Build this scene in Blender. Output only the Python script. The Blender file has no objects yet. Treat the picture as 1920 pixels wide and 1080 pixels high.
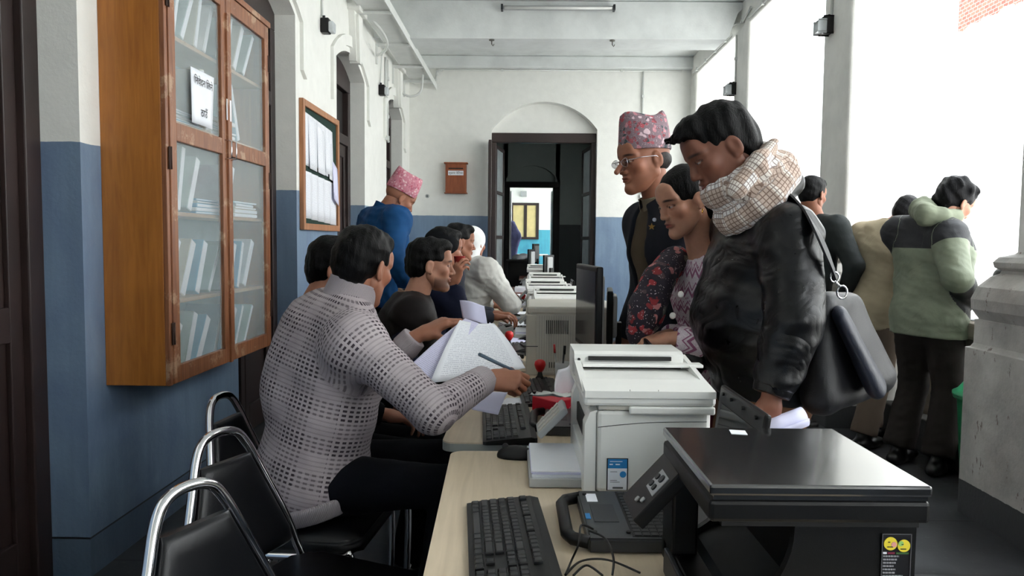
import bpy, bmesh, math, random
import numpy as np
from mathutils import Vector, Matrix, noise as mnoise
random.seed(7)
PI = math.pi
SC = bpy.context.scene
COL = SC.collection
# ---------------------------------------------------------------- camera, sky, exposure
F = 1400.0
CAMZ = 1.34
YAW, PITCH, ROLL = math.radians(1.02), math.radians(3.6), math.radians(0.55)
RC = (Matrix.Rotation(YAW, 3, 'Z') @ Matrix.Rotation(PI/2 - PITCH, 3, 'X') @ Matrix.Rotation(ROLL, 3, 'Z'))
cam_data = bpy.data.cameras.new('camera'); cam = bpy.data.objects.new('camera', cam_data); COL.objects.link(cam)
cam.matrix_world = Matrix.Translation((0, 0, CAMZ)) @ RC.to_4x4()
cam_data.sensor_width = 36; cam_data.lens = F/1920*36; cam_data.clip_start = .02; cam_data.clip_end = 200
SC.camera = cam
w = bpy.data.worlds.new('sky'); SC.world = w; w.use_nodes = True
bg = w.node_tree.nodes['Background']; bg.inputs[0].default_value = (.90, .955, 1.0, 1); bg.inputs[1].default_value = 3.6
SC.view_settings.view_transform = 'Standard'; SC.view_settings.look = 'None'
SC.view_settings.gamma = 1; SC.view_settings.use_curve_mapping = False
SC.view_settings.exposure = 1.32
try:
    SC.cycles.max_bounces = 10; SC.cycles.diffuse_bounces = 6; SC.cycles.glossy_bounces = 4; SC.cycles.transmission_bounces = 8
    SC.cycles.sample_clamp_indirect = 8
except Exception: pass

def ray(px, py):
    return RC @ Vector(((px-960)/F, (540-py)/F, -1))
def P(px, py, Y):            # a photo pixel seen at depth Y
    d = ray(px, py); return Vector((0, 0, CAMZ)) + d*(Y/d.y)
def PZ(px, py, z):
    d = ray(px, py); return Vector((0, 0, CAMZ)) + d*((z-CAMZ)/d.z)
def PX(px, py, x):
    d = ray(px, py); return Vector((0, 0, CAMZ)) + d*(x/d.x)

# ---------------------------------------------------------------- materials
def C(r, g=None, b=None):
    if g is None: g = b = r
    f = lambda c: (c/255/12.92) if c <= 10.3 else ((c/255+.055)/1.055)**2.4
    return (f(r), f(g), f(b), 1)
class NT:
    def __init__(s, name):
        s.m = bpy.data.materials.new(name); s.m.use_nodes = True; s.t = s.m.node_tree; s.n = s.t.nodes
        s.b = s.n['Principled BSDF']
    def new(s, typ, **kw):
        n = s.n.new(typ)
        for k, v in kw.items(): setattr(n, k, v)
        return n
    def ln(s, a, b): s.t.links.new(a, b)
    def setin(s, sock, v):
        if hasattr(v, 'is_linked') or isinstance(v, bpy.types.NodeSocket): s.ln(v, sock)
        else: sock.default_value = v
    def geo(s): return s.new('ShaderNodeNewGeometry').outputs['Position']
    def objc(s): return s.new('ShaderNodeTexCoord').outputs['Object']
    def attr(s, nm, out='Vector'): return s.new('ShaderNodeAttribute', attribute_name=nm).outputs[out]
    def sep(s, v):
        n = s.new('ShaderNodeSeparateXYZ'); s.ln(v, n.inputs[0]); return n.outputs
    def comb(s, x, y, z):
        n = s.new('ShaderNodeCombineXYZ')
        for i, v in enumerate((x, y, z)): s.setin(n.inputs[i], v)
        return n.outputs[0]
    def math(s, op, a, b=0.0, c=0.0):
        n = s.new('ShaderNodeMath', operation=op)
        for i, v in enumerate((a, b, c)): s.setin(n.inputs[i], v)
        return n.outputs[0]
    def vmul(s, v, k):
        n = s.new('ShaderNodeVectorMath', operation='MULTIPLY'); s.ln(v, n.inputs[0]); n.inputs[1].default_value = k; return n.outputs[0]
    def noise(s, v, scale, detail=4, rough=.55, dist=0):
        n = s.new('ShaderNodeTexNoise'); s.ln(v, n.inputs['Vector']); n.inputs['Scale'].default_value = scale
        n.inputs['Detail'].default_value = detail; n.inputs['Roughness'].default_value = rough; n.inputs['Distortion'].default_value = dist
        return n.outputs['Fac']
    def voro(s, v, scale, feat='F1', out='Distance'):
        n = s.new('ShaderNodeTexVoronoi', feature=feat); s.ln(v, n.inputs['Vector']); n.inputs['Scale'].default_value = scale; return n.outputs[out]
    def ramp(s, fac, stops, interp='LINEAR'):
        n = s.new('ShaderNodeValToRGB'); n.color_ramp.interpolation = interp; s.ln(fac, n.inputs[0]); e = n.color_ramp.elements
        while len(e) < len(stops): e.new(.5)
        for i, (p, c) in enumerate(stops):
            e[i].position = p; e[i].color = c if hasattr(c, '__len__') else (c, c, c, 1)
        return n.outputs[0]
    def mix(s, fac, a, b, typ='MIX'):
        n = s.new('ShaderNodeMix', data_type='RGBA', blend_type=typ); s.setin(n.inputs[0], fac); s.setin(n.inputs[6], a); s.setin(n.inputs[7], b); return n.outputs[2]
    def bump(s, h, strength, dist=.01):
        n = s.new('ShaderNodeBump'); s.ln(h, n.inputs['Height']); n.inputs['Strength'].default_value = strength; n.inputs['Distance'].default_value = dist
        s.ln(n.outputs[0], s.b.inputs['Normal'])
    def col(s, v): s.setin(s.b.inputs['Base Color'], v)
    def rough(s, v): s.setin(s.b.inputs['Roughness'], v)
MATS = {}
def mat(name, col, rough=.5, metal=0, var=.12, vs=8, bump=0, bs=200, spec=.5, coat=0, em=None):
    """Plain material with a little procedural colour variation and bump."""
    if name in MATS: return MATS[name]
    t = NT(name); p = t.objc()
    if var:
        f = t.noise(p, vs)
        dark = tuple(c*(1-var) for c in col[:3])+(1,); lite = tuple(min(1, c*(1+var)) for c in col[:3])+(1,)
        t.col(t.ramp(f, [(.3, dark), (.7, lite)]))
        t.rough(t.math('MULTIPLY_ADD', f, .12, rough-.06))
    else:
        t.col(col); t.rough(rough)
    t.b.inputs['Metallic'].default_value = metal; t.b.inputs['Specular IOR Level'].default_value = spec
    if coat: t.b.inputs['Coat Weight'].default_value = coat; t.b.inputs['Coat Roughness'].default_value = .1
    if bump: t.bump(t.noise(p, bs, 3), bump, .002)
    if em: t.b.inputs['Emission Color'].default_value = col; t.b.inputs['Emission Strength'].default_value = em
    MATS[name] = t.m
    return t.m

# ---------------------------------------------------------------- scene graph helpers
def tag(o, label=None, cat=None, group=None, kind=None):
    if label: o['label'] = label
    if cat: o['category'] = cat
    if group: o['group'] = group
    if kind: o['kind'] = kind
    return o
def thing(name, label, cat, loc=(0, 0, 0), rz=0, group=None, kind=None):
    o = bpy.data.objects.new(name, None); COL.objects.link(o); o.location = loc; o.rotation_euler = (0, 0, rz); o.empty_display_size = .05
    return tag(o, label, cat, group, kind)
def mw(o):
    m = Matrix.LocRotScale(o.location, o.rotation_euler, o.scale)
    return mw(o.parent) @ m if o.parent else m
def link_mesh(name, me, m=None, parent=None):
    o = bpy.data.objects.new(name, me); COL.objects.link(o)
    if m is not None:
        for mm in (m if isinstance(m, (list, tuple)) else [m]): me.materials.append(mm)
    if parent: o.parent = parent
    return o
def dup(root, loc, rz, label=None, group=None):
    def cp(o, par):
        c = o.copy(); COL.objects.link(c); c.parent = par
        for ch in KIDS.get(o.name, []): KIDS.setdefault(c.name, []).append(cp(ch, c))
        return c
    r = cp(root, None); r.location = loc; r.rotation_euler = (0, 0, rz)
    if label: r['label'] = label
    if group: r['group'] = group
    return r
KIDS = {}
class MB:
    """Collects shapes; build() links them as one mesh object."""
    def __init__(s, world=False): s.bm = bmesh.new(); s.world = world; s.mi = 0; s.sharp = False
    def face(s, vs, smooth=False):
        try:
            f = s.bm.faces.new(vs); f.material_index = s.mi; f.smooth = smooth; return f
        except ValueError: return None
    def box(s, a, b, bev=0, rot=None, seg=2):
        a = Vector(a); b = Vector(b); c = (a+b)/2; h = (b-a)/2
        R = rot if rot is not None else Matrix.Identity(3)
        tmp = bmesh.new(); bmesh.ops.create_cube(tmp, size=2)
        for v in tmp.verts: v.co = Vector((v.co.x*h.x, v.co.y*h.y, v.co.z*h.z))
        if bev:
            bev = min(bev, abs(h.x)*.98, abs(h.y)*.98, abs(h.z)*.98)
            bmesh.ops.bevel(tmp, geom=list(tmp.edges), offset=bev, segments=seg, affect='EDGES', profile=.5)
        return s._merge(tmp, lambda p: c + R @ p, smooth=False)
    def _merge(s, tmp, fn, smooth=True):
        mp = {}
        for v in tmp.verts: mp[v] = s.bm.verts.new(fn(v.co))
        for f in tmp.faces: s.face([mp[v] for v in f.verts], smooth)
        tmp.free(); return s
    def obox(s, c, ax, ay, az, bev=0):
        """Box by centre and three half-axis vectors."""
        c = Vector(c); ax, ay, az = Vector(ax), Vector(ay), Vector(az)
        R = Matrix((ax.normalized(), ay.normalized(), az.normalized())).transposed()
        h = Vector((ax.length, ay.length, az.length)); return s.box(c-h, c+h, bev, R)
    def prism(s, poly, axis, a, b, smooth=False):
        """Polygon (2D) extruded along axis 0/1/2 from a to b."""
        def mk(p, t):
            q = list(p); q.insert(axis, t); return s.bm.verts.new(q)
        A = [mk(p, a) for p in poly]; B = [mk(p, b) for p in poly]; n = len(poly)
        for i in range(n): s.face([A[i], A[(i+1) % n], B[(i+1) % n], B[i]], smooth)
        s.face(A[::-1]); s.face(B); return s
    def rings(s, R, closed=True, cap=True, smooth=True):
        V = [[s.bm.verts.new(p) for p in r] for r in R]; n = len(R[0])
        for i in range(len(V)-1):
            for j in range(n if closed else n-1):
                s.face([V[i][j], V[i][(j+1) % n], V[i+1][(j+1) % n], V[i+1][j]], smooth)
        if cap and closed:
            s.face(V[0][::-1]); s.face(V[-1])
        return s
    def lathe(s, prof, c=(0, 0, 0), n=24, cap=True, axis=None):
        c = Vector(c); R = Matrix.Identity(3) if axis is None else Vector((0, 0, 1)).rotation_difference(Vector(axis)).to_matrix()
        return s.rings([[c + R @ Vector((r*math.cos(2*PI*k/n), r*math.sin(2*PI*k/n), z)) for k in range(n)] for r, z in prof], cap=cap)
    def cyl(s, a, b, r, r2=None, n=16):
        a = Vector(a); b = Vector(b); r2 = r if r2 is None else r2
        return s.lathe([(r, 0), (r2, (b-a).length)], a, n, axis=(b-a).normalized())
    def tube(s, pts, r, n=8, closed=False):
        pts = [Vector(p) for p in pts]; m = len(pts); R = []; up = None
        for i, p in enumerate(pts):
            if closed: t = pts[(i+1) % m]-pts[i-1]
            else: t = pts[min(i+1, m-1)]-pts[max(i-1, 0)]
            t.normalize()
            if up is None:
                up = Vector((0, 0, 1)) if abs(t.z) < .9 else Vector((1, 0, 0))
            up = (up - t*up.dot(t)).normalized(); sd = t.cross(up)
            rr = r[i] if hasattr(r, '__len__') else r
            R.append([p + up*rr*math.cos(2*PI*k/n) + sd*rr*math.sin(2*PI*k/n) for k in range(n)])
        if closed: R.append(R[0])
        return s.rings(R, cap=not closed)
    def grid(s, fn, nu, nv, thick=0, smooth=True):
        """Sheet fn(u,v)->point with optional thickness."""
        V = [[Vector(fn(i/nu, j/nv)) for j in range(nv+1)] for i in range(nu+1)]
        A = [[s.bm.verts.new(p) for p in r] for r in V]
        for i in range(nu):
            for j in range(nv): s.face([A[i][j], A[i+1][j], A[i+1][j+1], A[i][j+1]], smooth)
        if thick:
            B = []
            for i in range(nu+1):
                row = []
                for j in range(nv+1):
                    du = V[min(i+1, nu)][j]-V[max(i-1, 0)][j]; dv = V[i][min(j+1, nv)]-V[i][max(j-1, 0)]
                    nn = du.cross(dv); nn = nn.normalized() if nn.length > 1e-12 else Vector((0, 0, 1))
                    row.append(s.bm.verts.new(V[i][j]-nn*thick))
                B.append(row)
            for i in range(nu):
                for j in range(nv): s.face([B[i][j], B[i][j+1], B[i+1][j+1], B[i+1][j]], smooth)
            for i in range(nu):
                s.face([A[i][0], B[i][0], B[i+1][0], A[i+1][0]]); s.face([A[i][nv], A[i+1][nv], B[i+1][nv], B[i][nv]])
            for j in range(nv):
                s.face([A[0][j], A[0][j+1], B[0][j+1], B[0][j]]); s.face([A[nu][j], B[nu][j], B[nu][j+1], A[nu][j+1]])
        return s
    def build(s, name, m, parent=None, label=None, cat=None, group=None, kind=None, smooth=None, normals=True):
        if s.world and parent is not None:
            inv = mw(parent).inverted(); bmesh.ops.transform(s.bm, matrix=inv, verts=s.bm.verts)
        if normals: bmesh.ops.recalc_face_normals(s.bm, faces=s.bm.faces)
        me = bpy.data.meshes.new(name); s.bm.to_mesh(me); s.bm.free()
        o = link_mesh(name, me, m, parent)
        if parent: KIDS.setdefault(parent.name, []).append(o)
        tag(o, label, cat, group, kind)
        return o
def bil(a, b, c, d, u, v):
    a, b, c, d = map(Vector, (a, b, c, d)); return a*(1-u)*(1-v)+b*u*(1-v)+c*u*v+d*(1-u)*v
def catmull(pts, n=6):
    pts = [Vector(p) for p in pts]; out = []
    for i in range(len(pts)-1):
        p0 = pts[max(i-1, 0)]; p1 = pts[i]; p2 = pts[i+1]; p3 = pts[min(i+2, len(pts)-1)]
        for k in range(n):
            t = k/n; out.append(.5*((2*p1)+(p2-p0)*t+(2*p0-5*p1+4*p2-p3)*t*t+(3*p1-p0-3*p2+p3)*t**3))
    out.append(pts[-1]); return out
def text_mesh(name, body, size, m, parent, mtx, align='CENTER', label=None):
    """Lettering as a thin mesh, placed by a matrix in the parent's space (x right, y up, z out)."""
    cu = bpy.data.curves.new(name, 'FONT'); cu.body = body; cu.size = size; cu.align_x = align; cu.align_y = 'CENTER'; cu.extrude = .0002; cu.resolution_u = 2
    o = bpy.data.objects.new(name, cu); COL.objects.link(o)
    dg = bpy.context.evaluated_depsgraph_get(); ev = o.evaluated_get(dg); me = bpy.data.meshes.new_from_object(ev)
    bpy.data.objects.remove(o); me.transform(mtx); me.name = name
    me.materials.clear()
    o = link_mesh(name, me, m, parent)
    if parent: KIDS.setdefault(parent.name, []).append(o)
    tag(o, label); return o
# ---------------------------------------------------------------- setting materials
def wall_mat(name, white, blue, line, grime=.25, seed=0, skirt=.156, streak=1):
    t = NT(name); p = t.geo(); s = t.sep(p)
    big = t.noise(p, 1.3, 5, .6); fine = t.noise(p, 9, 4)
    wv = t.ramp(fine, [(.25, tuple(c*.93 for c in white[:3])+(1,)), (.75, white)])
    wv = t.mix(t.ramp(big, [(.5, 0), (.72, grime*.35)]), wv, tuple(c*.6 for c in white[:3])+(1,))
    st = t.noise(t.vmul(p, (9, 9, .7)), 1.5, 5, .65)
    bl = t.ramp(st, [(.3, tuple(c*.86 for c in blue[:3])+(1,)), (.55, blue), (.8, tuple(min(1, c*1.12) for c in blue[:3])+(1,))])
    bl = t.mix(t.ramp(t.noise(t.vmul(p, (1, 1, .6)), 2.6, 6, .62, .6), [(.42, 0), (.68, .55)]), bl, (blue[0]*.55, blue[1]*.55, blue[2]*.7, 1))
    edge = t.math('ADD', s[2], t.math('MULTIPLY_ADD', fine, .012, -.006))
    up = t.math('GREATER_THAN', edge, line)
    c = t.mix(up, bl, wv)
    if skirt:
        sk = t.math('LESS_THAN', t.math('ABSOLUTE', t.math('SUBTRACT', s[2], skirt)), .004)
        c = t.mix(sk, c, C(28, 30, 32))
        c = t.mix(t.math('MULTIPLY', t.math('LESS_THAN', s[2], skirt), .45), c, C(50, 58, 66))
    t.col(c); t.rough(t.ramp(up, [(0, .42), (1, .8)]))
    h = t.math('ADD', t.noise(p, 55, 4, .6), t.math('MULTIPLY', t.noise(p, 6, 3), .8))
    t.bump(h, .35, .004); return t.m
WHITE = C(238, 238, 233); BLUE = C(122, 144, 168)
MW = wall_mat('painted_plaster_two_tone', WHITE, BLUE, 1.70)
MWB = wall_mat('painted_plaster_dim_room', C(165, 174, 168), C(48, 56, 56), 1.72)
MWC = wall_mat('painted_plaster_far_room', WHITE, C(80, 170, 190), 1.72, skirt=0)
def plain_plaster(name, col, grime=.3):
    t = NT(name); p = t.geo(); f = t.noise(p, 3, 6, .6); g = t.noise(p, 14, 5, .65)
    c = t.ramp(f, [(.3, tuple(x*.85 for x in col[:3])+(1,)), (.6, col)])
    c = t.mix(t.ramp(g, [(.62, 0), (.75, grime)]), c, C(120, 105, 95)); t.col(c); t.rough(.8)
    t.bump(t.math('ADD', t.noise(p, 60, 4), t.math('MULTIPLY', f, 1.5)), .35, .004); return t.m
MCEIL = plain_plaster('ceiling_plaster', C(226, 229, 228), .05)
MCOL = plain_plaster('column_plaster', C(232, 231, 226), .05)
def ped_mat():
    t = NT('chipped_pedestal_plaster'); p = t.geo(); s = t.sep(p)
    f = t.noise(p, 3, 6, .6); g = t.noise(t.vmul(p, (1, 1, .35)), 22, 5, .7)
    c = t.ramp(f, [(.3, C(150, 148, 144)), (.65, C(205, 203, 198))])
    c = t.mix(t.ramp(g, [(.63, 0), (.66, .75)]), c, C(95, 72, 62))
    c = t.mix(t.ramp(t.noise(p, 1.7, 4), [(.5, 0), (.75, .35)]), c, C(176, 150, 138))
    kerb = t.math('LESS_THAN', t.math('ADD', s[2], t.math('MULTIPLY_ADD', g, .016, -.008)), .167)
    c = t.mix(kerb, c, C(62, 64, 66)); t.col(c); t.rough(.8)
    t.bump(t.math('ADD', t.noise(p, 60, 4), g), .5, .004); return t.m
MPED = ped_mat()
def floor_mat():
    t = NT('worn_slate_floor'); p = t.geo(); s = t.sep(p)
    br = t.new('ShaderNodeTexBrick'); t.ln(p, br.inputs['Vector']); br.offset = .5
    for k, v in (('Scale', 1), ('Brick Width', 1.2), ('Row Height', .6), ('Mortar Size', .008), ('Mortar Smooth', .2)): br.inputs[k].default_value = v
    br.inputs['Color1'].default_value = C(74, 76, 79); br.inputs['Color2'].default_value = C(58, 60, 63); br.inputs['Mortar'].default_value = C(34, 34, 34)
    n1 = t.noise(p, 2.2, 6, .6); n2 = t.noise(p, 30, 5, .7)
    c = t.mix(t.ramp(n1, [(.35, .6), (.65, 0)]), br.outputs[0], C(44, 44, 45))
    c = t.mix(t.ramp(n2, [(.62, 0), (.74, .5)]), c, C(135, 135, 132))
    t.col(c); t.rough(t.ramp(n1, [(.3, .3), (.7, .55)])); t.bump(t.math('ADD', n2, br.outputs['Fac']), .15, .004); return t.m
MFLOOR = floor_mat()
MDW = mat('dark_brown_door_wood', C(44, 31, 29), .45, var=.3, vs=3, bump=.2, bs=40)
MDK = mat('dark_interior_shadow_wood', C(22, 17, 17), .6)  # one even near-black brown for inner wall, fanlights and far frame
def glass(name, col=(.85, .92, .93, 1), rough=.02, alpha=.25):
    t = NT(name); b = t.b; b.inputs['Base Color'].default_value = col; b.inputs['Roughness'].default_value = rough
    b.inputs['Alpha'].default_value = alpha; b.inputs['Specular IOR Level'].default_value = .9; b.inputs['IOR'].default_value = 1.5
    return t.m
MGL = glass('cabinet_glass', (.62, .70, .72, 1), alpha=.24)  # pale half-opaque tint paints the reflected haze over the panes
MGD = mat('dusty_door_glass', C(196, 206, 208), .12, var=.1, spec=.9)  # pale base colour stands in for the bright reflection on the panes
def struct(name, mb, m, label=None, parent=None):
    return mb.build(name, m, parent, kind=None if parent else 'structure', label=label)
XL, XR, YB, ZC = -1.70, 2.34, 10.9, 3.97
def arch_pts(y0, y1, zs, zc, n=12):
    w = (y1-y0)/2; h = zc-zs; R = (w*w+h*h)/(2*h); cy = (y0+y1)/2; cz = zc-R; a = math.asin(w/R)
    return [(cy+R*math.sin(-a+2*a*k/n), cz+R*math.cos(-a+2*a*k/n)) for k in range(n+1)]
# floor, ceiling
mb = MB(); mb.box((-2.1, -3.3, -.2), (3.0, 26, 0)); struct('floor', mb, MFLOOR)
mb = MB(); mb.box((-2.1, -3.3, ZC), (3.0, 11.3, ZC+.25)); struct('ceiling', mb, MCEIL)
# left wall with four arched openings
OPEN = [(1.68, 2.84), (4.37, 5.53), (6.72, 7.88), (9.10, 10.26)]
ZS, ZA = 2.97, 3.12
mb = MB(); y = -3.3
for a, b in OPEN:
    mb.box((-2.1, y, 0), (XL, a, ZC)); y = b
    pts = arch_pts(a, b, ZS, ZA); mb.prism([(a, ZC)]+pts+[(b, ZC)], 0, -2.1, XL)
mb.box((-2.1, y, 0), (XL, YB, ZC)); struct('wall_left', mb, MW)
mb = MB(); mb.box((-2.25, -3.3, 0), (-2.12, 11, ZC)); struct('wall_left_inner', mb, MDK)
# doors in the openings: frame with two closed leaves and a fanlight
for i, (a, b) in enumerate(OPEN):
    d = thing('door_%d' % (i+1), 'dark brown wooden double door in the left wall opening, counted outwards as number %d' % (i+1), None, (-1.9, (a+b)/2, 0), kind='structure')
    w = (b-a)/2
    f = MB(); f.box((-.02, -w, 0), (.05, -w+.09, 2.85), .006); f.box((-.02, w-.09, 0), (.05, w, 2.85), .006)
    f.box((-.02, -w+.09, 2.30), (.05, w-.09, 2.40), .006); f.box((-.02, -w, 2.85), (.05, w, 3.12), .006)
    f.build('door_frame', MDW, d)
    for s in (-1, 1):
        y0, y1 = sorted((s*.004, s*(w-.09)))
        l = MB(); l.box((-.03, y0, .02), (.0, y1, 2.3))
        for z0, z1 in ((.02, .2), (.95, 1.08), (2.18, 2.3)): l.box((0, y0+.07, z0), (.02, y1-.07, z1), .004)
        l.box((0, y0, .02), (.02, y0+.07, 2.3), .004); l.box((0, y1-.07, .02), (.02, y1, 2.3), .004)
        l.build('door_leaf', MDW, d)
    g = MB(); g.box((-.03, -w+.09, 2.4), (-.01, w-.09, 2.85)); g.build('fanlight', MGD if False else MDK, d)
# arch hood mouldings with keystones
n = 1
for a, b in OPEN:
    mb = MB(); e = .13
    outer = [(a-.2, 2.55), (a-.2, 2.95)]+arch_pts(a-.2, b+.2, 3.0, 3.27, 10)+[(b+.2, 2.95), (b+.2, 2.55)]
    inner = [(a-.11, 2.6), (a-.11, 2.9)]+arch_pts(a-.11, b+.11, 2.95, 3.17, 10)+[(b+.11, 2.9), (b+.11, 2.6)]
    for k in range(len(outer)-1):
        mb.prism([outer[k], outer[k+1], inner[k+1], inner[k]], 0, XL-.01, XL+.028)
    yc = (a+b)/2
    mb.prism([(yc-.13, 3.5), (yc+.13, 3.5), (yc+.05, 3.05), (yc-.05, 3.05)], 0, XL-.01, XL+.06)
    mb.prism([(yc-.09, 3.48), (yc+.09, 3.48), (yc+.03, 3.03), (yc-.03, 3.03)], 0, XL-.01, XL+.09)
    mb.box((XL-.01, yc-.17, 3.5), (XL+.12, yc+.17, 3.56), .01)
    struct('trim_%d' % n, mb, MW); n += 1
# back wall with arched doorway
DX0, DX1 = -.515, 1.015
mb = MB(); mb.box((-2.1, YB, 0), (DX0, YB+.4, ZC)); mb.box((DX1, YB, 0), (3.0, YB+.4, ZC))
pts = arch_pts(DX0, DX1, 2.95, 3.345, 20); mb.prism([(DX0, ZC)]+pts+[(DX1, ZC)], 1, YB, YB+.4)
mb.box((DX0, YB+.17, 2.9), (DX1, YB+.4, 3.4)); struct('wall_back', mb, MW)
mb = MB(); mb.box((-2.1, YB-.12, 3.80), (3.0, YB, ZC), .02); struct('trim_5', mb, MCEIL)
def open_leaf(x0, y0, x1, y1, z1, name, d, panes=3):
    A = Vector((x0, y0, 0)); B = Vector((x1, y1, 0)); u = (B-A); L = u.length; u.normalize(); nn = Vector((-u.y, u.x, 0))
    f = MB(); st = .07
    def bar(s0, s1, z0, z2, t=.02):
        c = A+u*((s0+s1)/2); f.obox((c.x, c.y, (z0+z2)/2), u*((s1-s0)/2), nn*t, Vector((0, 0, (z2-z0)/2)), .004)
    bar(0, st, .02, z1); bar(L-st, L, .02, z1); zz = [.02, .75] + [.75+(z1-.75)*k/panes for k in range(1, panes+1)]
    bar(st, L-st, .02, .75, .014)
    for z in zz[1:]: bar(st, L-st, z-.05, z, .02)
    o = f.build(name, MDW, d)
    g = MB(); c = A+u*(L/2); g.obox((c.x, c.y, (.75+z1)/2), u*(L/2-st), nn*.004, Vector((0, 0, (z1-.75)/2-.03))); g.build('glass_pane', MGD, o)
d = thing('door_5', 'tall dark double door standing open under the arch of the end wall', None, (0, 0, 0), kind='structure')
f = MB(); f.box((DX0, YB+.14, 2.78), (DX1, YB+.26, 2.92), .01); f.box((DX0, YB+.14, 0), (DX0+.07, YB+.26, 2.78), .01); f.box((DX1-.07, YB+.14, 0), (DX1, YB+.26, 2.78), .01); f.build('door_frame', MDW, d)
open_leaf(DX0+.05, YB+.25, DX0+.15, YB+.95, 2.76, 'door_leaf', d); open_leaf(DX1-.05, YB+.25, DX1-.13, YB+.95, 2.76, 'door_leaf', d)
open_leaf(DX0-.02, YB-.03, DX0-.0, YB-.30, 2.76, 'door_leaf', d)
# dim room behind
Y2, Y3 = 17.0, 25.0
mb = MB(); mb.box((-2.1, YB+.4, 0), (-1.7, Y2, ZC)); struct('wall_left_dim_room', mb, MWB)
mb = MB(); mb.box((2.34, YB+.4, 0), (2.6, 13.2, ZC)); mb.box((2.34, 14.4, 0), (2.6, Y2, ZC)); mb.box((2.34, 13.2, 0), (2.6, 14.4, 1.2)); mb.box((2.34, 13.2, 2.6), (2.6, 14.4, ZC)); struct('wall_right_dim_room', mb, MWB)  # window opening added out of view to let daylight into the room
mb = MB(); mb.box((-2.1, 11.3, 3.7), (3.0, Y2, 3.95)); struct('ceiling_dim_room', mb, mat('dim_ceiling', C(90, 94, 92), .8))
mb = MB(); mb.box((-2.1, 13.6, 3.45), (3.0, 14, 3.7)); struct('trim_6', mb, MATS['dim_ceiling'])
A0, A1 = -.42, .66
mb = MB(); mb.box((-2.1, Y2, 0), (A0, Y2+.35, ZC)); mb.box((A1, Y2, 0), (3.0, Y2+.35, ZC)); pts = arch_pts(A0-.1, A1+.1, 2.62, 3.05, 14)
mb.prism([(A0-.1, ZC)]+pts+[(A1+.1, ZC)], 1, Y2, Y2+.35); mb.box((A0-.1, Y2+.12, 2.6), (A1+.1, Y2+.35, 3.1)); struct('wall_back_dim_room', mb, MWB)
d = thing('door_6', 'far doorway with black frame in the wall of the dim room', None, (0, 0, 0), kind='structure')
f = MB(); f.box((A0-.07, Y2-.03, 2.55), (A1+.1, Y2+.1, 2.68), .01); f.box((A0-.07, Y2-.03, 0), (A0+.05, Y2+.1, 2.55), .01); f.box((A1-.06, Y2-.03, 0), (A1+.1, Y2+.1, 2.55), .01); f.build('door_frame', MDK, d)
MWD = mat('white_door_paint', C(225, 228, 228), .5)
f = MB(); f.box((A0+.04, Y2+.36, .02), (A0+.08, Y2+1.0, 2.5), .004); f.build('door_leaf', MWD, d); f = MB(); f.box((A1-.08, Y2+.36, .02), (A1-.04, Y2+1.0, 2.5), .004); f.build('door_leaf', MWD, d)
# bright far room, open to daylight on its right side
mb = MB(); mb.box((-2.1, Y2+.35, 0), (-1.7, Y3, ZC)); struct('wall_left_far_room', mb, MWC)
mb = MB(); mb.box((-2.1, Y3, 0), (3.0, Y3+.3, ZC)); struct('wall_back_far_room', mb, MWC)
mb = MB(); mb.box((-2.1, Y2, ZC-.02), (3.0, Y3, ZC+.2)); struct('ceiling_far_room', mb, MCEIL)
d = thing('window_1', 'small brown framed window with yellow curtains on the far wall', None, (-.02, Y3, 2.0), kind='structure')
f = MB()
for x in (-.46, -.0, .40): f.box((x-.05, -.06, -.6), (x+.05, .0, .6), .005)
for z in (-.6, .53): f.box((-.51, -.061, z), (.45, .0, z+.08), .005)
f.build('window_frame', MDW, d)
f = MB(); f.box((-.45, -.03, -.55), (.38, -.01, .55)); f.build('curtain', mat('yellow_curtain_cloth', C(214, 196, 140), .9, vs=4), d)
# right colonnade
COLY = [10.85, 8.38, 5.81, 3.36, .8, -1.7]
def sq_ring(x0, y, h, off, z, r=.03, n=4):
    """Rounded square ring around a shaft centre."""
    H = h+off; cx = XR+h; out = []
    for q in range(4):
        sx, sy = ((1, 1), (-1, 1), (-1, -1), (1, -1))[q]
        for k in range(n+1):
            a = PI/2*q+PI/2*k/n; out.append(Vector((cx+sx*(H-r)+r*math.cos(a), y+sy*(H-r)+r*math.sin(a), z)))
    return out
for i, yc in enumerate(COLY):
    h = .26
    mb = MB(); prof = [(.0, 1.30, .03), (.0, 3.685, .03)]
    mb.rings([sq_ring(0, yc, h, o, z, r) for o, z, r in prof], smooth=False)
    c = struct('column_%d' % (i+1), mb, MCOL)
    c['label'] = 'pale square plastered column of the open arcade'
    mb = MB(); prof = [(.14, 0, .02), (.14, .835, .02), (.125, .84, .02), (.115, .86, .02), (.115, .975, .02), (.11, .98, .05), (.15, 1.03, .1), (.158, 1.08, .12), (.14, 1.14, .12), (.09, 1.19, .08), (.055, 1.205, .05), (.05, 1.22, .05), (.075, 1.235, .06), (.08, 1.26, .06), (.06, 1.285, .05), (.01, 1.30, .03), (0, 1.31, .03)]
    mb.rings([sq_ring(0, yc, h, o, z, r) for o, z, r in prof], smooth=False)
    mb.build('pedestal', MPED, c)
mb = MB(); mb.box((XR, -3.3, 3.68), (XR+.52, YB, ZC), .015); struct('trim_7', mb, MCOL)
# cross beams with haunched ends
for i, yc in enumerate(COLY[1:]):
    mb = MB(); y0 = yc-.02; pts = [(XL, ZC), (XL, 3.56), (XR-.18, 3.56), (XR-.14, 3.60), (XR-.05, 3.85), (XR+.01, 3.9), (XR+.01, ZC-.01)]
    mb.prism(pts, 1, y0, y0+.45); struct('trim_%d' % (8+i), mb, MCEIL)
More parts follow.
